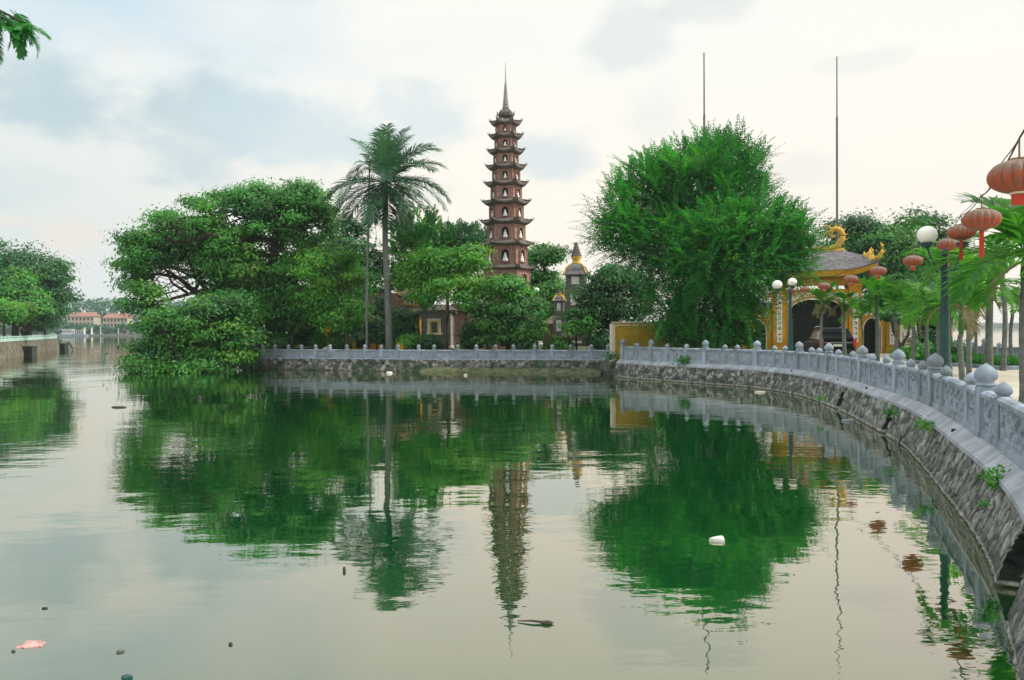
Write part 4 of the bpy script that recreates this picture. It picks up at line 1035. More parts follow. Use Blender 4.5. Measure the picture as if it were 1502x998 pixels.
for (sx, sy) in ((-1, -1), (1, -1), (1, 1), (-1, 1)): mb.tube([(sx * .85, sy * .85, zT(436) + .26), (sx * .98, sy * .98, zT(436) + .38), (sx * 1.02, sy * 1.02, zT(436) + .6)], [.06, .05, .02], 6)
mb.build('roof_horn', M_GOLD, yt)
# temple hall behind the trees
c = loc(512, 70); hall = thing('temple_hall', 'ochre temple hall mostly hidden behind the trees left of the coconut palm', 'building', c)
mb = MB(); mb.box(-5.2, 5.2, 0, 6, -.05, 3.0); mb.build('wall', M_YEL, hall)
mb = MB(); mb.prism([(-6, 3.0), (6, 3.0), (4.4, 5.0), (-4.4, 5.0)], -.6, 6.6); mb.build('roof', M_RTILE, hall)
for x in (-3.6, -1.2, 1.2, 3.6):
    mb = MB(); mb.box(x - .6, x + .6, -.06, .01, .4, 2.4); mb.build('doorway', M_DARK, hall)
c = loc(483, 60.6); yp = thing('pillar', 'narrow yellow pillar with a flared top under the broad tree', 'pillar', c)
mb = MB(); mb.box(-.17, .17, -.17, .17, -.02, 1.5); mb.build('shaft', M_YEL, yp)
mb = MB(); mb.box(-.24, .24, -.24, .24, 1.502, 1.62); mb.lathe([(.2, 1.622), (.3, 1.75), (.3, 1.9), (.16, 2.05), (.03, 2.3)], 10); mb.build('capital', M_GOLD, yp)
c = loc(541, 61); yp = thing('flag', 'orange yellow flag hanging beside the slender palm stem', 'flag', c)
mb = MB(); mb.tube([(0, 0, 0), (0, 0, 2.9)], .03, 8); mb.build('pole', M_IRON, yp)
mb = MB(); n = 8
for i in range(n + 1):
    for j in range(7): mb.v.append((.03 + .38 * i / n - .08 * (j / 6) * (i / n), .05 * math.sin(i * 1.3 + j * .4), 2.85 - 1.0 * j / 6 - .25 * (i / n) ** 2))
mb.f = [(i * 7 + j, (i + 1) * 7 + j, (i + 1) * 7 + j + 1, i * 7 + j + 1) for i in range(n) for j in range(6)]; mb.build('cloth', M_YEL, yp)
c = loc(587, 56.5); sg_ = thing('sign_board', 'small plain orange board on a post beside the coconut trunk', 'sign', c)
mb = MB(); mb.bbox(-.22, .22, -.02, .02, .35, 1.0, .008); mb.build('board', M_YEL, sg_); mb = MB(); mb.tube([(0, .03, 0), (0, .03, .9)], .025, 8); mb.build('post', M_IRON, sg_)
# brick side hall between shrine and round tree
c = loc(684, 64); bh = thing('brick_hall', 'low red brick hall with a brown roof between the shrine and the round tree', 'building', c)
mb = MB(); mb.box(-1.3, 1.5, 0, 3, -.05, zD(456, 64)); mb.build('wall', M_BRICK2, bh)
mb = MB(); zz = zD(456, 64); mb.prism([(-1.6, zz), (1.8, zz), (1.3, zz + .55), (-1.1, zz + .55)], -.3, 3.3); mb.build('roof', M_RTILE, bh)
mb = MB(); mb.box(-.05, .05, -.06, -.005, 0, zz); mb.box(.75, .85, -.06, -.005, 0, zz); mb.build('post', M_NICHE, bh)
c = loc(815, 66); bh = thing('pavilion', 'small pavilion with a grey brown sloped roof left of the smaller stupa', 'pavilion', c)
zz = zD(476, 66); mb = MB(); mb.box(-.9, .9, 0, 2, -.05, zz); mb.build('wall', M_BRICK, bh)
cap_roof(1.35, zz, .65, .12, .3).build('roof', M_RTILE, bh)
# white sign with dark brush strokes
def strokes(mb, rng, x0, x1, z0, z1, y, n, w):
    for k in range(n):
        a = Vector((rng.uniform(x0, x1), 0, rng.uniform(z0, z1))); th = rng.choice([0, math.pi / 2, .8, -.8]); L = rng.uniform(.3, .7) * min(x1 - x0, z1 - z0) / 2
        d = Vector((math.cos(th), 0, math.sin(th))); n_ = Vector((-d.z, 0, d.x)); yy = y - .0012 * k
        p = [a - d * L - n_ * w, a + d * L - n_ * w, a + d * L + n_ * w, a - d * L + n_ * w]
        for q in p: q.x = min(max(q.x, x0), x1); q.z = min(max(q.z, z0), z1)
        mb.add([(q.x, yy, q.z) for q in p], [(0, 1, 2, 3)])
INK = mat('black ink', (.02, .02, .025), .7)
rr = random.Random(3)
c = loc(770.5, 54.0); sg_ = thing('sign_board', 'white hanging board painted with dark brush characters before the round tree', 'sign', c)
mb = MB(); mb.bbox(-.33, .33, -.02, .02, zD(496, 54), zD(478, 54), .01); bd = mb.build('board', M_WHITE, sg_)
mb = MB(); strokes(mb, rr, -.25, .0, zD(492, 54), zD(481, 54), -.024, 9, .025); strokes(mb, rr, .03, .26, zD(494, 54), zD(482, 54), -.024, 9, .025); mb.build('lettering', INK, bd)
mb = MB(); mb.tube([(.42, .0, -.02), (.42, 0, zD(474, 54))], .03, 8); mb.tube([(-.36, 0, zD(477, 54)), (.42, 0, zD(477, 54))], .015, 6); mb.build('post', M_IRON, sg_)
c = loc(893, 54.5); sg_ = thing('sign_board', 'small white notice board with dark marks beside the yellow wall end', 'sign', c)
mb = MB(); mb.bbox(-.16, .16, -.02, .02, .9, 1.65, .01); bd = mb.build('board', M_WHITE, sg_)
mb = MB(); strokes(mb, rr, -.12, .12, 1.0, 1.55, -.024, 12, .02); mb.build('lettering', INK, bd)
mb = MB(); mb.tube([(0, .03, -.02), (0, .03, 1.0)], .03, 8); mb.build('post', M_IRON, sg_)
# pale garden rocks and slabs on the shore
def rock(name, label, px, py, D, rx, ry, rz_, m, seed, cat='rock', zc=None):
    p = at(px, py, D); mb = MB(); n = 14; k = 9
    for i in range(k + 1):
        th = math.pi * i / k
        for j in range(n):
            ph = 2 * math.pi * j / n; d = Vector((math.sin(th) * math.cos(ph), math.sin(th) * math.sin(ph), math.cos(th)))
            f = 1 + .28 * noise.noise(d * 1.6 + Vector((seed, 0, 0))) + .1 * noise.noise(d * 5 + Vector((seed, 0, 0)))
            mb.v.append((d.x * rx * f, d.y * ry * f, d.z * rz_ * f))
    mb.f = [(i * n + j, i * n + (j + 1) % n, (i + 1) * n + (j + 1) % n, (i + 1) * n + j) for i in range(k) for j in range(n)]
    o = mb.build(name, m); o.location = (p.x, p.y, p.z if zc is None else zc); return tag(o, label, cat)
M_ROCK = mat('pale garden rock', (.26, .26, .25), .9, .15, .3, 4, .6, 10)
rock('garden_rock', 'pale grey boulder in the garden left of the slender palm', 525, 497, 60, .33, .3, .25, M_ROCK, 1, zc=1.0)
rock('garden_rock', 'long pale rock beside the slender palm base', 541, 504, 59, .5, .3, .2, M_ROCK, 2, zc=.95)
rock('garden_rock', 'white hollow looking rock behind the railing under the broad tree', 479, 507, 60.3, .42, .35, .42, M_WHITE, 3, zc=1.15)
c = loc(436, 63); pc_ = thing('parked_boat', 'dark low boat hull lying behind the railing under the broad tree', 'boat', (c.x, c.y, 1.15))
mb = MB(); mb.add([(-1.3, -.4, .3), (1.3, -.4, .3), (1.6, 0, .38), (1.3, .4, .3), (-1.3, .4, .3), (-1.6, 0, .38), (-1.0, -.2, -.3), (1.0, -.2, -.3), (1.0, .2, -.3), (-1.0, .2, -.3)], [(0, 1, 7, 6), (1, 2, 7), (2, 3, 8, 7), (3, 4, 9, 8), (4, 5, 9), (5, 0, 6, 9), (6, 7, 8, 9), (0, 5, 4, 3, 2, 1)]); mb.build('hull', M_NICHE, pc_)
mb = MB(); mb.tube([(-1.3, -.4, .3), (1.3, -.4, .3), (1.6, 0, .38), (1.3, .4, .3), (-1.3, .4, .3), (-1.6, 0, .38), (-1.3, -.4, .3)], .04, 6); mb.build('gunwale', M_CREAM, pc_)

# ---------------------------------------------------------------- yellow garden wall
yw = thing('garden_wall', 'ochre plastered garden wall with cream edging at the corner of the balustrade', 'wall', (5.95, 47.9, .9))
Lw = 8.6; Hw = 2.17; M = Matrix.Rotation(R(6), 4, 'Z')
mb = MB(); mb.box(0, Lw, 0, .22, -.5, Hw, M); mb.build('wall', M_YEL2, yw)
mb = MB()
for x in (.02, 3.0, 3.25, 6.0): mb.box(x, x + .07, -.03, -.001, -.5, Hw - .08, M)
mb.box(-.06, Lw, -.05, .27, Hw + .001, Hw + .07, M); mb.box(.1, 2.98, -.025, -.002, Hw - .16, Hw - .1, M); mb.build('edging', M_CREAM, yw)
mb = MB(); mb.box(-.16, -.002, -.05, .3, -.7, Hw - .05, M); mb.build('end_post', M_CREAM, yw)

# ---------------------------------------------------------------- temple gate
DG = 54.0; KG = m_px(DG); gp = at(1198, 500, DG); gate = thing('temple_gate', 'ochre temple gate with three dark archways and a dragon topped grey tiled roof', 'gate', (gp.x, gp.y, 1.0), R(-14))
def arch_wall(mb, x0, x1, z0, zt, cx, hw, zs, rise, y0, y1, n=16, circ=False):
    mb.box(x0, cx - hw, y0, y1, z0, zt); mb.box(cx + hw, x1, y0, y1, z0, zt)
    A = [(cx - hw * math.cos(th), zs + rise * math.sin(th)) for th in np.linspace(0, math.pi, n)]
    for a, b in zip(A, A[1:]):
        mb.add([(a[0], y0, a[1]), (b[0], y0, b[1]), (b[0], y0, zt), (a[0], y0, zt), (a[0], y1, a[1]), (b[0], y1, b[1]), (b[0], y1, zt), (a[0], y1, zt)], [(0, 1, 2, 3), (7, 6, 5, 4), (0, 4, 5, 1), (3, 2, 6, 7)])
    return [(cx - hw, z0)] + A + [(cx + hw, z0)]
mb = MB(); A0 = arch_wall(mb, -1.95, 1.95, -.05, 4.25, 0, 1.68, 2.85, .8, 0, 1.6); mb.build('main_wall', M_YEL, gate)
mb = MB(); mb.tube([(p[0], -.03, p[1]) for p in A0], .05, 6); mb.tube([(p[0] * 1.06, -.02, p[1] * 1.035 + .05) for p in A0], .03, 6); mb.build('arch_trim', M_CREAM, gate)
mb = MB()
for s in (-1, 1):
    for k in range(26):
        u = k / 25; th = R(20 + 55 * u); x = s * 1.95 * math.cos(th) * .98; z_ = 2.95 + 1.08 * math.sin(th) * 1.02
        mb.lathe([(.0, -.08), (.07, -.03), (.08, .03), (.02, .09)], 7, Matrix.Translation((x + rr.uniform(-.06, .06), -.04, z_ + rr.uniform(-.1, .14))))
mb.build('relief_scroll', M_WHITE, gate)
mb = MB(); mb.box(-1.66, 1.66, 1.0, 1.1, 0, 3.6); mb.build('passage_shade', M_DARK, gate)  # dark sheet standing in for the shade inside the main passage
for s in (-1, 1):
    xa, xb = sorted((s * 1.97, s * 2.75)); mb = MB(); mb.box(xa, xb, -.18, 1.6, -.05, 4.4); mb.box(xa - .06, xb + .06, -.24, 1.66, 4.402, 4.52); mb.box(xa - .04, xb + .04, -.22, 1.64, -.05, .45); pl_ = mb.build('pilaster', M_YEL, gate)
    xc = (xa + xb) / 2
    mb = MB(); mb.box(xc - .17, xc + .17, -.21, -.182, .75, 3.95); stp = mb.build('couplet_board', M_WHITE, pl_)
    mb = MB()
    for k in range(9):
        z0 = .88 + k * .34; strokes(mb, rr, xc - .10, xc + .10, z0, z0 + .22, -.2125, 7, .018)
    mb.build('lettering', INK, stp)
# side wings with round topped openings
for (x0, x1, cx, hwid, zs, ris) in ((-5.0, -2.77, -3.85, .68, 1.35, .95), (2.77, 4.25, 3.42, .56, 1.5, .85)):
    mb = MB(); A = arch_wall(mb, x0, x1, -.05, 2.95, cx, hwid, zs, ris, .15, 1.2); wg = mb.build('side_wall', M_YEL, gate)
    mb = MB(); mb.tube([(p[0], .12, p[1]) for p in A], .045, 6); mb.build('arch_trim', M_CREAM, wg)
    mb = MB(); mb.box(cx - hwid, cx + hwid, .8, .9, 0, 2.5); mb.build('passage_shade', M_DARK, wg)  # side passage shade painted on a dark sheet
    mb = MB(); mb.prism([(x0 - .15, 2.96), (x1 + .15, 2.96), (x1 - .1, 3.4), (x0 + .1, 3.4)], -.05, 1.4); mb.build('side_roof', M_GTILE, wg)
    mb = MB()
    for k in range(14): mb.lathe([(.0, -.08), (.08, -.03), (.08, .04), (.02, .1)], 7, Matrix.Translation((cx + (k - 6.5) * .11, .1, 2.55 + .12 * (k % 3))))
    mb.build('relief_scroll', M_WHITE, wg)
# far right: pilaster, painted panel, yellow wall
mb = MB(); mb.box(4.27, 4.95, .0, .9, -.05, 2.25); mb.box(4.2, 5.02, -.06, .96, 2.252, 2.36); mb.box(4.22, 5.0, -.04, .94, -.05, .45); pl_ = mb.build('pilaster', M_YEL2, gate)
mb = MB(); mb.box(4.45, 4.77, -.03, -.002, .6, 2.05); stp = mb.build('couplet_board', M_WHITE, pl_)
mb = MB()
for k in range(6): strokes(mb, rr, 4.52, 4.70, .68 + k * .225, .68 + k * .225 + .16, -.0325, 6, .015)
mb.build('lettering', INK, stp)
mb = MB(); mb.box(4.97, 8.2, .2, .45, -.05, 2.3); mb.box(4.97, 8.2, .14, .5, 2.302, 2.4); wl = mb.build('boundary_wall', M_YEL, gate)
mb = MB(); mb.box(4.97, 8.2, .17, .198, .42, .5); mb.box(6.35, 6.42, .17, .198, .502, 2.3); mb.build('edging', M_CREAM, wl)
mb = MB(); mb.box(5.1, 6.2, .16, .198, .3, 1.85); pp = mb.build('painted_panel', M_WHITE, wl)
mb = MB(); strokes(mb, rr, 5.25, 6.1, .5, 1.75, .157, 26, .022); mb.build('painting', mat('brown brush paint', (.14, .10, .07), .8), pp)
# upper storey and the dragon roof
mb = MB(); mb.box(-2.9, 2.9, .2, 1.5, 4.53, 4.9); mb.box(-2.4, 2.4, .3, 1.4, 4.902, 5.05); mb.build('upper_wall', M_YEL, gate)
def eave_roof(hx, hy, z0, h, rx_, up, y0):
    mb = MB(); n = 14; P = [(1.0, 0), (.8, .22), (.6, .52), (.0, 1.0)]; vs_ = []
    for (f, u) in P:
        X = rx_ + (hx - rx_) * f; Y = .06 + (hy - .06) * f
        for k in range(4):
            cs = [(-X, -Y), (X, -Y), (X, Y), (-X, Y)]; a, b = Vector(cs[k]), Vector(cs[(k + 1) % 4])
            for j in range(n):
                q = j / n; p = a.lerp(b, q); vs_.append((p.x, y0 + p.y, z0 + h * u + up * abs(2 * q - 1) ** 4 * f * f))
    N = 4 * n; fs = [(i * N + k, i * N + (k + 1) % N, (i + 1) * N + (k + 1) % N, (i + 1) * N + k) for i in range(len(P) - 1) for k in range(N)]
    fs.append(tuple(range((len(P) - 1) * N, len(P) * N))); fs.append(tuple(reversed(range(N)))); mb.add(vs_, fs); return mb, vs_, N
mb, rv, N = eave_roof(3.7, 1.7, 5.45, 1.4, 1.7, .55, .85); rf = mb.build('roof', M_GTILE, gate)
mb = MB(); n = 14
E = rv[:N]
for k in range(N):
    a, b = E[k], E[(k + 1) % N]; mb.add([(a[0] * .985, .85 + (a[1] - .85) * .97, a[2] - .02), (b[0] * .985, .85 + (b[1] - .85) * .97, b[2] - .02), (b[0] * .93, .85 + (b[1] - .85) * .9, b[2] - .42), (a[0] * .93, .85 + (a[1] - .85) * .9, a[2] - .42)], [(0, 1, 2, 3)])
mb.build('eave_board', M_YEL, rf)
mb = MB()
mb.tube([(-1.85, .85, 6.85), (0, .85, 6.78), (1.85, .85, 6.85)], .13, 8)
for s in (-1, 1):
    for (yy) in (-1, 1):
        mb.tube([(s * 1.75, .85, 6.8), (s * 2.2, .85 + yy * .35, 6.2), (s * 2.8, .85 + yy * .9, 5.95), (s * 3.25, .85 + yy * 1.35, 6.02), (s * 3.65, .85 + yy * 1.62, 6.2), (s * 3.86, .85 + yy * 1.72, 6.55), (s * 3.86, .85 + yy * 1.72, 6.9), (s * 3.74, .85 + yy * 1.7, 7.15)], [.15, .15, .15, .15, .14, .13, .10, .03], 7)
        for k in range(6):
            u = k / 6; a = Vector((s * (3.45 + .4 * u), .85 + yy * (1.45 + .25 * u), 6.15 + .7 * u * u)); mb.tube([a, a + Vector((s * .12, 0, .14))], [.06, .01], 5)
        a = Vector((s * 2.95, .85 + yy * 1.02, 6.0))
        mb.tube([a, a + Vector((s * .1, 0, .35)), a + Vector((s * .3, 0, .55)), a + Vector((s * .28, 0, .8))], [.16, .18, .13, .03], 7)
mb.build('ridge', M_GOLD, rf)
for s in (-1, 1):    # dragon finials curling up at both ridge ends
    mb = MB()
    P = [Vector((s * x, .85, z)) for (x, z) in ((.5, 6.9), (.95, 7.0), (1.35, 7.15), (1.62, 7.45), (1.72, 7.85), (1.55, 8.2), (1.22, 8.28), (.98, 8.05), (1.06, 7.78), (1.28, 7.8))]
    fine = catmull3(P, 5); m_ = len(fine)
    mb.tube(fine, [.07 + .12 * math.sin(math.pi * min(1, .25 + .75 * i / m_)) for i in range(m_)], 8)
    for i in range(2, m_ - 10, 3):
        a = fine[i]; d = (fine[i + 1] - fine[i - 1]).normalized(); o_ = Vector((d.z * s, 0, -d.x * s)); mb.tube([a + o_ * .1, a + o_ * .36 + Vector((0, 0, .06))], [.07, .012], 5)
    mb.tube([fine[-14], fine[-14] + Vector((-s * .35, 0, .30)), fine[-14] + Vector((-s * .6, 0, .28))], [.07, .05, .012], 6)
    mb.tube([fine[-9], fine[-9] + Vector((-s * .4, 0, .12)), fine[-9] + Vector((-s * .75, 0, .0))], [.06, .04, .012], 6)
    mb.build('dragon_finial', M_GOLD, rf)
mb = MB()
for k in range(9): a = Vector((-.4 + .1 * k, .85, 6.88)); mb.tube([a, a + Vector((0, 0, .2 + .12 * (k % 3)))], [.08, .03], 6)
mb.build('ridge_ornament', M_GOLD, rf)

# ---------------------------------------------------------------- parked car
CR = thing('parked_car', 'dark sport utility vehicle seen from behind, parked before the main archway of the gate', 'car', (gx(1221, 44), 43.2, 1.0), R(-7))
M_CAR = mat('dark car paint', (.006, .010, .012), .5, .12, .05, 2)
M_GLASS = mat('glass with painted reflection', (.22, .26, .29), .08, .7, .03, 2); M_TYRE = mat('tyre', (.02, .02, .02), .9); M_RIM = mat('alloy', (.35, .35, .36), .3, .5, metal=.9)  # glass base raised, sky reflection painted into its colour
M_RED = mat('red lamp', (.55, .03, .03), .25, .6); M_CHROME = mat('bright trim', (.55, .56, .57), .2, .6, metal=.8)
# rear faces -Y
def loft(mb, secs):
    k = len(secs[0]); vs_ = [p for s in secs for p in s]
    fs = [(i * k + j, i * k + (j + 1) % k, (i + 1) * k + (j + 1) % k, (i + 1) * k + j) for i in range(len(secs) - 1) for j in range(k)]
    fs += [tuple(reversed(range(k))), tuple(range((len(secs) - 1) * k, len(secs) * k))]; mb.add(vs_, fs)
def sec(y, hw, z0, z1, c=.12): return [(-hw + c, y, z0), (hw - c, y, z0), (hw, y, z0 + c), (hw, y, z1 - c), (hw - c, y, z1), (-hw + c, y, z1), (-hw, y, z1 - c), (-hw, y, z0 + c)]
mb = MB(); loft(mb, [sec(0, .80, .42, .95), sec(.12, .90, .34, 1.02), sec(.6, .94, .30, 1.04), (sec(3.2, .94, .30, 1.02)), sec(4.2, .90, .32, .92), sec(4.6, .78, .40, .80)]); bd = mb.build('body', M_CAR, CR, smooth=False)
mb = MB(); loft(mb, [[(-.80, .10, 1.021), (.80, .10, 1.021), (.82, .3, 1.022), (-.82, .3, 1.022)][:0] or sec(.10, .84, 1.03, 1.15, .05), sec(.42, .70, 1.03, 1.62, .1), sec(1.2, .72, 1.03, 1.72, .1), sec(2.3, .72, 1.03, 1.68, .1), sec(3.25, .82, 1.03, 1.15, .05)]); cab = mb.build('cabin', M_CAR, CR)
mb = MB(); mb.add([(-.66, .125, 1.10), (.66, .125, 1.10), (.56, .395, 1.56), (-.56, .395, 1.56)], [(0, 1, 2, 3)])
for s in (-1, 1): mb.add([(s * .79, .75, 1.08), (s * .80, 2.9, 1.08), (s * .735, 2.2, 1.55), (s * .735, .85, 1.58)], [(0, 1, 2, 3) if s > 0 else (3, 2, 1, 0)])
mb.build('window', M_GLASS, cab)
mb = MB(); mb.box(-.62, .62, .2, .32, 1.62, 1.66); mb.build('rear_spoiler', M_CAR, cab)
for s in (-1, 1):
    mb = MB(); mb.tube([(s * .66, .9, 1.74), (s * .66, 1.2, 1.79), (s * .66, 2.0, 1.78), (s * .66, 2.3, 1.71)], .02, 6); mb.build('roof_rail', M_CHROME, CR)
    mb = MB(); mb.bbox(s * .84 - .09, s * .84 + .09, -.02, .2, .72, 1.12, .03); mb.build('tail_lamp', M_RED, CR)
    for y in (.95, 3.65):
        Mx = Matrix.Translation((s * .86, y, .35)) @ Matrix.Rotation(math.pi / 2, 4, 'Y')
        wh = thing('wheel', None, None, (0, 0, 0)); bpy.data.objects.remove(wh)
        mb = MB(); mb.lathe([(.24, -.11), (.33, -.11), (.35, -.06), (.35, .06), (.33, .11), (.24, .11)], 20, Mx); wo = mb.build('wheel', M_TYRE, CR, smooth=True)
        mb = MB(); mb.lathe([(.05, -.118), (.23, -.116), (.235, 0), (.23, .116), (.05, .118)], 16, Mx); mb.build('rim', M_RIM, wo)
mb = MB(); mb.box(-.82, .82, -.06, .05, .36, .56); mb.build('bumper', mat('black plastic', (.02, .02, .02), .6), CR)
mb = MB(); mb.box(-.26, .26, -.03, -.005, .72, .84); mb.build('number_plate', M_WHITE, CR)
mb = MB(); mb.box(-.7, .7, -.02, .0, .90, .93); mb.build('chrome_strip', M_CHROME, CR)

# ---------------------------------------------------------------- lamp posts
def globe_post(label, px, D, top_py, globes, pr, group='globe lamp posts'):
    top = at(px, top_py, D); root = thing('lamp_post', label, 'lamp post', (top.x, top.y, 1.0), 0, group)
    H = top.z - 1.0
    mb = MB(); mb.lathe([(pr * 1.9, -.02), (pr * 1.9, .12), (pr * 1.5, .18), (pr * 1.45, .75), (pr * 1.15, .85), (pr, 1.0), (pr * .85, H * .7), (pr * .62, H - .02), (pr * .9, H), (pr * .3, H + .15)], 14); mb.build('pole', M_POLE, root, smooth=False)
    mb = MB(); mb.tube([(pr * 1.9, .25, -.02), (pr * 1.9, .25, H * .62)], pr * .55, 8); mb.build('conduit', M_POLE, root)
    for (gpx, gpy, gr) in globes:
        g = at(gpx, gpy, D) - Vector((top.x, top.y, 1.0)); g.y = 0
        mb = MB(); mb.tube([(0, 0, H - .25), (g.x * .45, 0, H - .42), (g.x * .9, 0, g.z - gr - .2), (g.x, 0, g.z - gr - .02)], [.03, .028, .025, .03], 7); mb.lathe([(.04, -.1), (gr * .55, -.03), (gr * .6, .05), (gr * .4, .08)], 12, Matrix.Translation((g.x, 0, g.z - gr))); ar = mb.build('arm', M_POLE, root)
        mb = MB(); k = 14; mb.lathe([(max(.002, gr * math.sin(math.pi * i / k)), g.z - gr * .92 * math.cos(math.pi * i / k)) for i in range(k + 1)], 20, Matrix.Translation((g.x, 0, 0))); mb.build('globe', M_GLOBE, ar, smooth=True)
    return root
globe_post('near dark green lamp post with a white globe among the palms', 1386, 20, 374, [(1360, 345, .235), (1412, 345, .235)], .115)
globe_post('far dark green lamp post with two white globes beside the feathery tree', 1159, 40, 428, [(1140, 418, .24), (1162, 414, .22)], .095)
globe_post('lone white globe lamp behind the round tree at the pagoda foot', 787, 58, 440, [(787, 426, .2)], .05)

# ---------------------------------------------------------------- lantern string
def lantern_mat():
    m = bpy.data.materials.new('faded red lantern cloth'); m.use_nodes = True; tt = m.node_tree; p = tt.nodes['Principled BSDF']; p.inputs['Roughness'].default_value = .7
    tcn = nd(tt, 'ShaderNodeTexCoord'); s = nd(tt, 'ShaderNodeSeparateXYZ', i_Vector=tcn.outputs['Generated'])
    nn = nd(tt, 'ShaderNodeTexNoise', i_Vector=tcn.outputs['Generated'], i_Scale=5.0, i_Detail=5.0)
    f = math_(tt, 'ADD', s.outputs[2], math_(tt, 'MULTIPLY', math_(tt, 'SUBTRACT', nn.outputs[0], .5), .7))
    c = mix_(tt, sstep(tt, f, .30, .80), (.35, .066, .02), (.19, .12, .09)); c = mix_(tt, math_(tt, 'MULTIPLY', sstep(tt, nn.outputs[0], .5, .66), .6), c, (.17, .10, .075)); tt.links.new(c, p.inputs['Base Color'])
    return m
M_LAN = lantern_mat(); M_TAS = mat('red tassel', (.50, .06, .03), .7, .2, .15, 6); M_CAPB = mat('lantern cap', (.20, .13, .08), .6)
lan = [(1495, 259, 7.6, .265, 'largest and nearest red lantern, cut by the right edge', 0), (1440, 322, 14.3, .31, 'second largest lantern with a long red tassel, above the thick trunked palm', 1), (1410, 341, 19.0, .30, 'lantern hanging just left of the second largest one', 1), (1390, 359, 23.0, .29, 'lantern touching the top of the near lamp post', 1),
       (1339, 383, 26.0, .30, 'lantern hanging alone below and left of the near white globe', 0), (1288, 398, 30.5, .30, 'lantern above the bright fronded palm, right of the dragon roof', 0), (1248, 410, 33.5, .29, 'lantern in front of the right pilaster of the gate', 0), (1209, 420, 36.5, .27, 'lantern above the wilted palm', 0),
       (1181, 425, 39.0, .25, 'lantern above the crown of the main archway', 0), (1161, 427, 41.0, .25, 'lantern just below the globes of the far lamp post', 0), (1126, 434, 43.0, .20, 'smallest and farthest lantern, left of the far lamp post', 0)]
hang = []
for (px, py, D, r_, lab, longt) in lan:
    p = at(px, py, D); root = thing('red_lantern', 'red lantern, ' + lab, 'lantern', p, rr.uniform(0, 3), 'lanterns strung along the promenade')
    k = 12; h = r_ * .57
    mb = MB(); mb.lathe([(max(r_ * .28, r_ * math.sin(math.pi * (.06 + .88 * i / k)) ** .75), -h * math.cos(math.pi * (.06 + .88 * i / k))) for i in range(k + 1)], 64, ribs=16, ribamp=.12); lbo = mb.build('lantern_body', M_LAN, root, smooth=True)
    mb = MB()
    for q_ in range(16):
        th = 2 * math.pi * q_ / 16; mb.tube([(r_ * 1.0 * math.cos(th) * max(.28, math.sin(math.pi * (.06 + .88 * i / k)) ** .75) * .90, r_ * math.sin(th) * max(.28, math.sin(math.pi * (.06 + .88 * i / k)) ** .75) * .90, -h * math.cos(math.pi * (.06 + .88 * i / k))) for i in range(k + 1)], r_ * .02, 4)
    mb.build('ribs', M_CAPB, lbo)
    mb = MB(); mb.lathe([(r_ * .30, h * .96), (r_ * .32, h * 1.0), (r_ * .3, h * 1.1), (r_ * .1, h * 1.13)], 16); mb.tube([(0, 0, h), (0, 0, h + r_ * .75)], r_ * .035, 6); mb.build('cap', M_CAPB, root)
    mb = MB(); mb.lathe([(r_ * .30, -h * 1.1), (r_ * .31, -h * .97)], 16); mb.build('collar', M_CREAM if not longt else M_CAPB, root)
    mb = MB()
    if longt:
        for a in range(7): mb.tube([(r_ * .07 * math.cos(a), r_ * .07 * math.sin(a), -h * 1.1), (r_ * .09 * math.cos(a + .4), r_ * .09 * math.sin(a + .4), -h * 1.1 - r_ * 1.5)], r_ * .05, 5)
    else:
        mb.lathe([(r_ * .27, -h * 1.72), (r_ * .28, -h * 1.12)], 24, ribs=24, ribamp=.12)
    mb.build('tassel', M_TAS, root)
    hang.append(p + Vector((0, 0, h + r_ * .75)))
wire = MB(); pts = [hang[0] + Vector((-2.0, -5, .9))] + hang; fine = []
for a, b in zip(pts, pts[1:]):
    L = (b - a).length
    for k in range(8): u = k / 8; fine.append(a.lerp(b, u) - Vector((0, 0, .02 * L * 4 * u * (1 - u) * .6)))
fine.append(pts[-1]); wire.tube(fine, .009, 5)
fine2 = [p + Vector((.02 * math.sin(i), 0, .05 + .04 * math.sin(i * .7))) for i, p in enumerate(fine)]; wire.tube(fine2, .006, 5)
tag(wire.build('cable', M_WIRE), 'thin dark cable from which the red lanterns hang', 'cable')

# ---------------------------------------------------------------- flagpoles
for (px, ty, D, lab) in ((1036, 80, 52, 'tall bare flagpole rising behind the feathery tree'), (1230, 85, 58, 'tall bare flagpole rising behind the gate roof')):
    b = at(px - 2, 500, D); b.z = .9; tp_ = at(px, ty, D); root = thing('flagpole', lab, 'flagpole', b); H = tp_.z - .9
    mb = MB(); mb.tube([(0, 0, -.05), (0, 0, H * .45)], [.11, .10], 10); mb.tube([(0, 0, H * .45), (0, 0, H * .8)], [.075, .07], 10); mb.tube([(0, 0, H * .8), (0, 0, H)], [.05, .04], 8); mb.build('pole', M_IRON, root)
    mb = MB(); mb.lathe([(.002, H), (.08, H + .06), (.002, H + .13)], 8); mb.build('finial', M_GOLD, root)

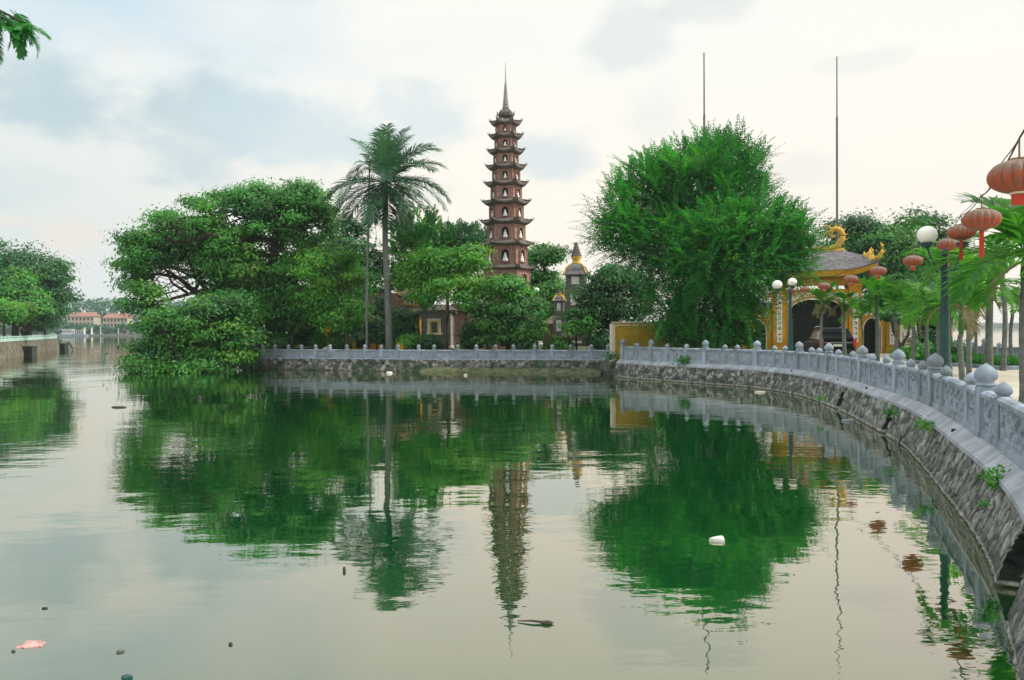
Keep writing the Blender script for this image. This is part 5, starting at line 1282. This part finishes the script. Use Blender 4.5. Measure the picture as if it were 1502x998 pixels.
# ---------------------------------------------------------------- planters on the promenade
for (lab, px, D, hx, hy) in (('kerbed bed of low green plants left of the thick trunked palm', 1408, 37, 1.3, 1.6), ('kerbed bed of low green plants near the right edge of the promenade', 1475, 34, 1.1, 1.5)):
    p = at(px, 500, D); root = thing('planter_bed', lab, 'planter', (p.x, p.y, 1.0))
    mb = MB(); mb.bbox(-hx, hx, -hy, -hy + .12, .004, .16, .02); mb.bbox(-hx, hx, hy - .12, hy, .004, .16, .02); mb.bbox(-hx, -hx + .12, -hy + .12, hy - .12, .004, .16, .02); mb.bbox(hx - .12, hx, -hy + .12, hy - .12, .004, .16, .02); mb.build('kerb', M_STONE, root)
    rng = np.random.default_rng(int(px)); n = 2600
    P = np.stack([rng.uniform(-hx + .15, hx - .15, n), rng.uniform(-hy + .15, hy - .15, n), rng.uniform(.08, .42, n)], 1); N = rand_dirs(rng, n) * .8 + np.array([0, -.3, .3]); N /= np.linalg.norm(N, axis=1)[:, None]
    V, F = kites(rng, P, N, .3, .05, -.8); C = np.zeros((len(V), 3)); C[:, 0] = np.repeat(rng.uniform(.1, .7, n), 4)
    pl = link_mesh('plants', fast_mesh('plants', V, F, C), L_GREEN, root); pl['kind'] = 'stuff'

# ---------------------------------------------------------------- weeds on the wall
for (lab, px, py, D, r_, lf) in (('bright weed growing at the coping joint nearest to the right edge', 1462, 700, 10.3, .17, L_BRIGHT), ('green weed tuft hanging under the coping at its second joint', 1357, 622, 16.0, .16, L_BRIGHT), ('green weed tuft under the coping above the middle drain slot', 1306, 603, 19.6, .16, L_GREEN),
        ('low green bush on the coping before the yellow wall', 1003, 527, 41.6, .38, L_GREEN), ('small weed on the stone face between the two drain slots', 1204, 584, 26.0, .12, L_BRIGHT), ('dark creeper tuft at the corner of the yellow wall', 896, 522, 47.0, .35, L_DARK), ('tiny weed low on the stone face near the right edge', 1444, 738, 9.6, .07, L_GREEN)):
    p = at(px, py, D); root = thing('weed', lab, 'weed', p); rng = np.random.default_rng(int(px * 3))
    n = 160; P = rng.normal(size=(n, 3)) * r_ * np.array([.6, .6, .38]) + np.array([0, 0, -r_ * .1]); N = rand_dirs(rng, n) * .6 + np.array([-.2, -.3, .6]); N /= np.linalg.norm(N, axis=1)[:, None]
    V, F = kites(rng, P, N, r_ * .42, r_ * .22, .3); C = np.zeros((len(V), 3)); C[:, 0] = np.repeat(rng.uniform(.1, .9, n), 4)
    link_mesh('leaves', fast_mesh('leaves', V, F, C), lf, root)
    mb = MB()
    for k in range(7): limb(mb, rng, (.0, 0, -r_ * .3), rng.normal(size=3) * r_ * .5, r_ * .04, r_ * .015, .1, 3, 5)
    mb.build('stems', M_BARK, root)
# fallen branches at the foot of the far wall
for (lab, pl, r_) in (('bare fallen branch arching against the rubble wall at left', [(440, 548, 57.2), (452, 535, 57.4), (472, 536, 57), (484, 546, 56.8)], .06), ('fallen grey branch leaning on the rubble wall below the coconut palm', [(522, 552, 55.8), (528, 540, 56), (548, 528, 56.2)], .05),
                      ('mossy fallen trunk leaning from the corner pier into the water', [(905, 524, 48.5), (893, 536, 48.5), (880, 548, 48.8)], .10), ('thin driftwood pole lying along the mud bank', [(720, 549, 52.3), (790, 548, 51.5), (850, 547, 50.2)], .05)):
    mb = MB(); P = [at(*p) for p in pl]; fine = catmull3(P, 6); mb.tube(fine, [r_ * (1 - .6 * i / (len(fine) - 1)) for i in range(len(fine))], 7)
    tag(mb.build('fallen_branch', M_BARK, smooth=True), lab, 'branch')

# ---------------------------------------------------------------- left bank with mint railing
PL = Path([(-38, 50), (-45, 66), (-53, 85), (-62, 106), (-70.5, 126), (-75, 132), (-92, 138)])
sheet('left_bank', [(p.x, p.y) for p in PL.p] + [(-170, 160), (-170, 40)], 1.75, M_SOIL)
lwall = thing('retaining_wall', 'brown stone bank wall under the mint green railing at far left', 'wall', (0, 0, 0))
mb = MB(); qs = np.arange(0, PL.L, .8)
V = []
for q in qs:
    p = PL.pos(q); n_ = -PL.nor(q)
    for k in range(7):
        z = -.3 + 2.1 * k / 6; pp_ = p + n_ * (.35 * (1 - k / 6) + .12 * noise.noise((q * 1.3, z * 2, 2))); V.append((pp_.x, pp_.y, z))
mb.v = V; mb.f = [(i * 7 + k, i * 7 + k + 1, (i + 1) * 7 + k + 1, (i + 1) * 7 + k) for i in range(len(qs) - 1) for k in range(6)]
mb.build('stone_face', M_SHOREWALL, lwall)
lr_ = thing('railing', 'mint green painted railing along the top of the left bank', 'railing', (0, 0, 0))
mb = MB(); mbp = MB()
qs = np.arange(0, PL.L - 2.1, 2.0)
for q in qs:
    a, b = PL.pos(q), PL.pos(q + 2.0); a.z = b.z = 1.76; M = frame(a, b - a); L = (b - a).length
    mb.box(.09, L - .09, -.06, .06, .0, .36, M); mb.box(.09, L - .09, -.09, .09, .44, .54, M); mbp.bbox(-.08, .08, -.08, .08, 0, .60, .02, M)
mb.build('panel', M_MINT, lr_); mbp.build('post', M_MINT, lr_)
for (lab, px, py, D, wd, ht) in (('dark concrete culvert box standing in the water against the left bank wall', 36, 512, 97, .6, 1.0), ('dark culvert box with a bent pipe at the end of the left bank', 88, 507, 126, .45, .9)):
    p = at(px, py, D); root = thing('culvert_box', lab, 'culvert', (p.x + .6, p.y, 0))
    mb = MB(); mb.bbox(-wd, wd, -.5, .5, -.3, ht, .04); mb.bbox(-wd - .06, wd + .06, -.56, .56, ht + .002, ht + .1, .02); mb.build('box', mat('wet dark concrete', (.03, .045, .04), .7), root)
    mb = MB(); mb.box(-wd * .6, wd * .6, -.53, -.502, .05, ht * .55); mb.build('opening', M_NICHE, root)
    if px > 60:
        mb = MB(); mb.tube([(wd, 0, ht), (wd + .25, 0, ht + .25), (wd + .6, 0, ht * .8), (wd + .9, 0, .1)], .08, 7); mb.build('pipe', M_NICHE, root)
# standing person on left bank
p = at(33, 480, 103); per = thing('person', 'distant person in dark clothes standing behind the mint railing under the left trees', 'person', (p.x, p.y, 1.76))
mb = MB()
for s in (-1, 1):
    mb.tube([(s * .09, 0, .0), (s * .10, .02, .45), (s * .10, 0, .88)], [.055, .065, .09], 8); mb.tube([(s * .19, 0, 1.40), (s * .25, .03, 1.12), (s * .22, -.08, .86)], [.055, .045, .035], 8)
mb.tube([(0, 0, .82), (0, 0, 1.0), (0, 0, 1.25), (0, 0, 1.42), (0, 0, 1.5), (0, 0, 1.56)], [.16, .15, .18, .17, .07, .055], 10); mb.lathe([(.03, 1.54), (.08, 1.58), (.095, 1.66), (.085, 1.74), (.03, 1.79)], 10)
mb.build('body', mat('dark clothes', (.02, .022, .025), .9), per, smooth=True)

# ---------------------------------------------------------------- far shores
DF = 520.0
mb = MB(); mb.add([(-900, 500, 1.2), (-60, 512, 1.2), (80, 540, 1.2), (80, 900, 1.2), (-900, 900, 1.2), (-900, 500, -.5), (-60, 512, -.5), (80, 540, -.5)], [(0, 1, 2, 3, 4), (0, 5, 6, 1), (1, 6, 7, 2)])
tag(mb.build('far_bank', mat('far bank', (.16, .17, .15), .9)), kind='structure')
def far_wood(name, spec, L, m, seed):
    rng = np.random.default_rng(seed); Ps = []
    for (x0, x1, y0, y1, zb, zt, n) in spec:
        x = rng.uniform(x0, x1, n); y = rng.uniform(y0, y1, n)
        top = zb + (zt - zb) * (.72 + .28 * np.array([noise.noise((a * .045, 0, seed)) + .6 * noise.noise((a * .16, 1, seed)) for a in x]))
        z = zb + (top - zb) * rng.uniform(0, 1, n) ** .6; Ps.append(np.stack([x, y, z], 1))
    P = np.concatenate(Ps); n = len(P); N = rand_dirs(rng, n) * .7 + np.array([0, -.5, .6]); N /= np.linalg.norm(N, axis=1)[:, None]
    V, F = kites(rng, P, N, L, L * .6); C = np.zeros((len(V), 3)); C[:, 0] = np.repeat(rng.uniform(0, .8, n), 4)
    return tag(link_mesh(name, fast_mesh(name, V, F, C), m), 'dense far off row of trees beyond the lake on the left', 'trees', kind='stuff')
far_wood('far_wood', [(-420, -150, 570, 610, 2, 33, 12000), (-340, -170, 516, 522, 1, 9.5, 3200)], 2.6, L_TEAL, 1)
def villa(label, px0, px1, yr, ye, yb, D):
    K = m_px(D); a, b = at(px0, ye, D), at(px1, ye, D); cx = (a.x + b.x) / 2; hw = (b.x - a.x) / 2
    zr, ze = at(px0, yr, D).z, at(px0, ye, D).z; root = thing('villa', label, 'building', (cx, D, 1.2))
    mb = MB(); mb.box(-hw * .93, hw * .93, 0, 9, 0, ze - 1.2); wl = mb.build('wall', mat('villa wall', (.50, .43, .32), .8), root)  # wall and roof colours desaturated, painting in some haze fade
    mb = MB(); z0 = ze - 1.2; h = zr - ze; mb.add([(-hw, -.8, z0), (hw, -.8, z0), (hw, 9.8, z0), (-hw, 9.8, z0), (-hw * .8, 4.5, z0 + h), (hw * .8, 4.5, z0 + h)], [(0, 1, 5, 4), (1, 2, 5), (2, 3, 4, 5), (3, 0, 4), (3, 2, 1, 0)]); mb.build('roof', mat('villa red roof', (.30, .15, .12), .85), root)
    n = 7
    for k in range(n):
        x = -hw * .8 + 1.6 * hw * k / (n - 1)
        for zz in (z0 - 2.6, z0 - 6.0):
            if zz > 0: mb = MB(); mb.box(x - .55, x + .55, -.1, .02, zz, zz + 1.9); mb.build('window', M_NICHE, wl)
    mb = MB(); mb.box(-.8, .8, 3.5, 5.5, z0 + h * .6, z0 + h + 1.2); mb.build('chimney', M_CREAM, root)
villa('far cream villa with a red roof nearest to the left bank trees', 97, 139, 458, 464.5, 490, 548)
villa('far cream villa with a red roof nearest to the leaning tree', 150, 188, 460, 466.5, 490, 548)
# house boat and lamp poles on the far shore
p = at(96, 492, 470); hbt = thing('houseboat', 'grey blue two deck floating restaurant moored at the far shore', 'boat', (p.x, 480, 0))
mb = MB(); mb.box(-7, 7, -2, 2, -.2, 1.3); mb.build('hull', mat('boat blue grey', (.16, .22, .28), .7), hbt)
mb = MB(); mb.box(-6.5, -.8, -1.6, 1.6, 1.302, 4.2); mb.box(-7, -.5, -1.9, 1.9, 4.202, 4.5); mb.box(-.3, 6.2, -1.6, 1.6, 3.6, 3.9); mb.build('cabin', mat('boat pale', (.45, .50, .54), .7), hbt)
mb = MB()
for k in range(7): mb.tube([(-.2 + k * 1.05, -1.6, 1.3), (-.2 + k * 1.05, -1.6, 3.6)], .1, 6)
mb.build('railing_post', M_WHITE, hbt)
mb = MB(); mb.box(-6.2, -1.1, -1.64, -1.602, 2.4, 3.6); mb.build('window', M_GLASS, hbt)
for (lab, px, y0, y1) in (('left one of two short white gate posts on the far shore', 124, 481, 489), ('right one of two short white gate posts on the far shore', 134.5, 481, 489), ('white lamp mast on the far shore between the villas', 147.5, 480, 489), ('white lamp mast on the far shore before the right villa', 173.5, 482, 489)):
    a, b = at(px, y0, 512), at(px, y1, 512); mb = MB(); r_ = .55 if 'gate' in lab else .22
    mb.lathe([(r_ * 1.4, 1.2), (r_ * 1.4, 1.6), (r_, 1.7), (r_ * .8, a.z - .4), (r_ * 1.4, a.z - .35), (r_ * 1.4, a.z)], 8)
    o = mb.build('white_post', M_WHITE); o.location = (a.x, 512, 0); tag(o, lab, 'post')
# very far shore to the right
mb = MB(); n = 160
for i in range(n + 1):
    x = -1500 + 3300 * i / n; z = 9 + 6 * noise.noise((x * .004, 0, 5)) + 4 * noise.noise((x * .02, 0, 9))
    mb.v += [(x, 1500 + .03 * x, -1), (x, 1500 + .03 * x, max(3, z * .7)), (x, 1560 + .03 * x, max(4, z))]
    if i: b = 3 * i; mb.f += [(b - 3, b, b + 1, b - 2), (b - 2, b + 1, b + 2, b - 1)]
tag(mb.build('far_hills', mat('far shore land', (.10, .13, .11), .95, .1, .2, .01)), kind='structure')

hm = bpy.data.materials.new('haze air'); hm.use_nodes = True; tt = hm.node_tree; tt.nodes.clear()
ho = nd(tt, 'ShaderNodeOutputMaterial'); pv = nd(tt, 'ShaderNodeVolumePrincipled', i_Color=(.80, .90, .95, 1), i_Density=.00024, i_Anisotropy=.1)
tt.links.new(pv.outputs[0], ho.inputs['Volume'])
mb = MB(); mb.box(-2000, 2000, -300, 2000, -3, 42); tag(mb.build('haze', hm), kind='stuff')

# ---------------------------------------------------------------- floating litter
def wpt(px, py): 
    v = RM @ Vector(((px - 751) / FPX, (499 - py) / FPX, -1)); k = -CAM.z / v.z; return CAM + v * k
M_FOAM = mat('white foam', (.62, .62, .58), .8); M_DRIFT = mat('wet driftwood', (.05, .05, .035), .7)
def floater(name, lab, px, py, poly, h, m, cat='litter', rz=0):
    p = wpt(px, py); mb = MB(); n = len(poly)
    vs_ = [(x, y, -.03) for x, y in poly] + [(x * .9, y * .9, h * .7) for x, y in poly] + [(x * .55, y * .55, h) for x, y in poly]
    mb.add(vs_, [(i, (i + 1) % n, n + (i + 1) % n, n + i) for i in range(n)] + [(n + i, n + (i + 1) % n, 2 * n + (i + 1) % n, 2 * n + i) for i in range(n)] + [tuple(range(2 * n, 3 * n))])
    o = mb.build(name, m); o.location = (p.x, p.y, 0); o.rotation_euler.z = rz; return tag(o, lab, cat)
def oval(a, b, n=9, j=.2, s=1):
    r_ = random.Random(s); return [(a * math.cos(2 * math.pi * i / n) * (1 + r_.uniform(-j, j)), b * math.sin(2 * math.pi * i / n) * (1 + r_.uniform(-j, j))) for i in range(n)]
floater('foam_block', 'white wedge of foam floating in the dark green tree reflection', 1053, 793, [(-.13, -.03), (.07, -.10), (.10, .10), (0, .05)], .05, M_FOAM)
p = wpt(48, 946); mb = MB(); rng = np.random.default_rng(77); nx, ny = 16, 10
for i in range(nx + 1):
    for j in range(ny + 1):
        u = i / nx * 2 - 1; v = j / ny * 2 - 1; f = 1 - .35 * noise.noise((u * 1.8, v * 1.8, 4)) ; z = .03 * (1 - u * u) * (1 - v * v) + .028 * abs(noise.noise((u * 4, v * 4, 1)))
        mb.v.append((u * .10 * f, v * .065 * f * (1 - .3 * u), z - .004))
mb.f = [(i * (ny + 1) + j, (i + 1) * (ny + 1) + j, (i + 1) * (ny + 1) + j + 1, i * (ny + 1) + j + 1) for i in range(nx) for j in range(ny)]
o = mb.build('paper_scrap', mat('pink scrap', (.50, .30, .28), .8, .2, .25, 9)); o.location = p; tag(o, 'pink crumpled scrap floating near the lower left corner', 'litter')
floater('bottle_end', 'dark bottle end poking from the water below the coconut reflection', 505, 838, oval(.02, .02, 8, .1, 3), .05, M_DRIFT)
floater('leaf_clump', 'dark leaf clump at the bottom edge of the photo', 187, 996, oval(.055, .03, 11, .5, 4), .03, M_POLE)
floater('leaf', 'small dark leaf floating above the pink scrap', 66, 893, oval(.028, .012, 7, .3, 5), .015, M_DRIFT, 'leaf')
floater('leaf', 'pale edged leaf floating right of the pink scrap', 176, 957, oval(.035, .014, 7, .3, 6), .02, M_IRON, 'leaf', .4)
floater('leaf', 'small dark leaf floating alone at the bottom between left corner and centre', 338, 946, oval(.024, .018, 7, .3, 7), .02, M_DRIFT, 'leaf')
floater('leaf', 'tiny brown leaf just below the pink scrap', 20, 956, oval(.02, .012, 7, .3, 8), .015, M_BARK, 'leaf')
floater('driftwood', 'dark stick floating near the reflected tip of the leaning tree', 174, 598, oval(.30, .10, 9, .3, 9), .05, M_DRIFT)
floater('plank', 'pale scrap of wood floating by the foot of the curved wall', 1115, 576, oval(.25, .12, 7, .2, 10), .06, M_CREAM)
floater('plank', 'grey scrap of wood in the water against the curved wall between the drain slots', 1243, 618, oval(.22, .10, 7, .2, 11), .05, M_STONE)
floater('foam_block', 'white foam scrap floating at the foot of the low rubble wall', 571, 548, oval(.22, .1, 7, .2, 12), .12, M_FOAM)
floater('foam_block', 'small white foam scrap floating near the driftwood pole', 683, 551, oval(.12, .08, 7, .2, 13), .1, M_FOAM)
p = wpt(789, 915); st = thing('floating_stick', 'long bent stick with a leafy end floating below the pagoda reflection', 'stick', p)
mb = MB(); mb.tube([(-.19, .05, .01), (-.06, .02, .02), (.08, -.01, .015), (.12, -.02, .01)], [.005, .009, .012, .006], 6); mb.build('stem', M_DRIFT, st)
mb = MB(); mb.lathe([(.002, -.07), (.022, -.02), (.024, .02), (.002, .07)], 8, Matrix.Translation((.08, -.012, .012)) @ Matrix.Rotation(math.pi / 2, 4, 'Y')); mb.build('husk', M_DRIFT, st)

# ---------------------------------------------------------------- overhanging branch, upper left
nt = thing('poinciana_tree', 'feathery dark green branch tip hanging into the upper left corner', 'tree', (-7.2, -1.5, 1.0))
mb = MB(); rng = np.random.default_rng(9)
mb.tube([(-7.2, -1.5, .95), (-7.1, -1.0, 2.4), (-6.9, .6, 4.2), (-6.2, 3.2, 5.4), (-5.0, 5.4, 5.6), (-4.25, 6.2, 5.38), (-3.85, 6.5, 5.2)], [.2, .18, .14, .09, .05, .02, .008], 9); mb.build('trunk', M_BARK, nt, smooth=True, world=True)
tips = []
for k in range(44):
    u = k / 43
    tips.append(((-4.26 + .42 * u + rng.uniform(-.05, .05), 6.2 + .3 * u, 5.34 - .13 * u + rng.uniform(-.10, .06)), rng.uniform(-110, 90), rng.uniform(-1.35, .0), rng.uniform(.18, .28)))
tips += [((-3.92, 6.5, 5.20), -10, -.55, .30), ((-3.98, 6.5, 5.18), 5, -.95, .27), ((-4.08, 6.5, 5.14), -40, -1.1, .30), ((-4.1, 6.5, 5.12), 20, -1.3, .28)]
for (o_, az, e, L) in tips:
    V, F, C = frond_geo(rng, L, e, R(az), .8, 26, .075, .009, .2, seg=8, fwd=.6, r=.004)
    link_mesh('leaf_spray', fast_mesh('leaf_spray', V + np.array(o_) - np.array(ORG[nt.name]), F, C), L_FEATHER, nt)
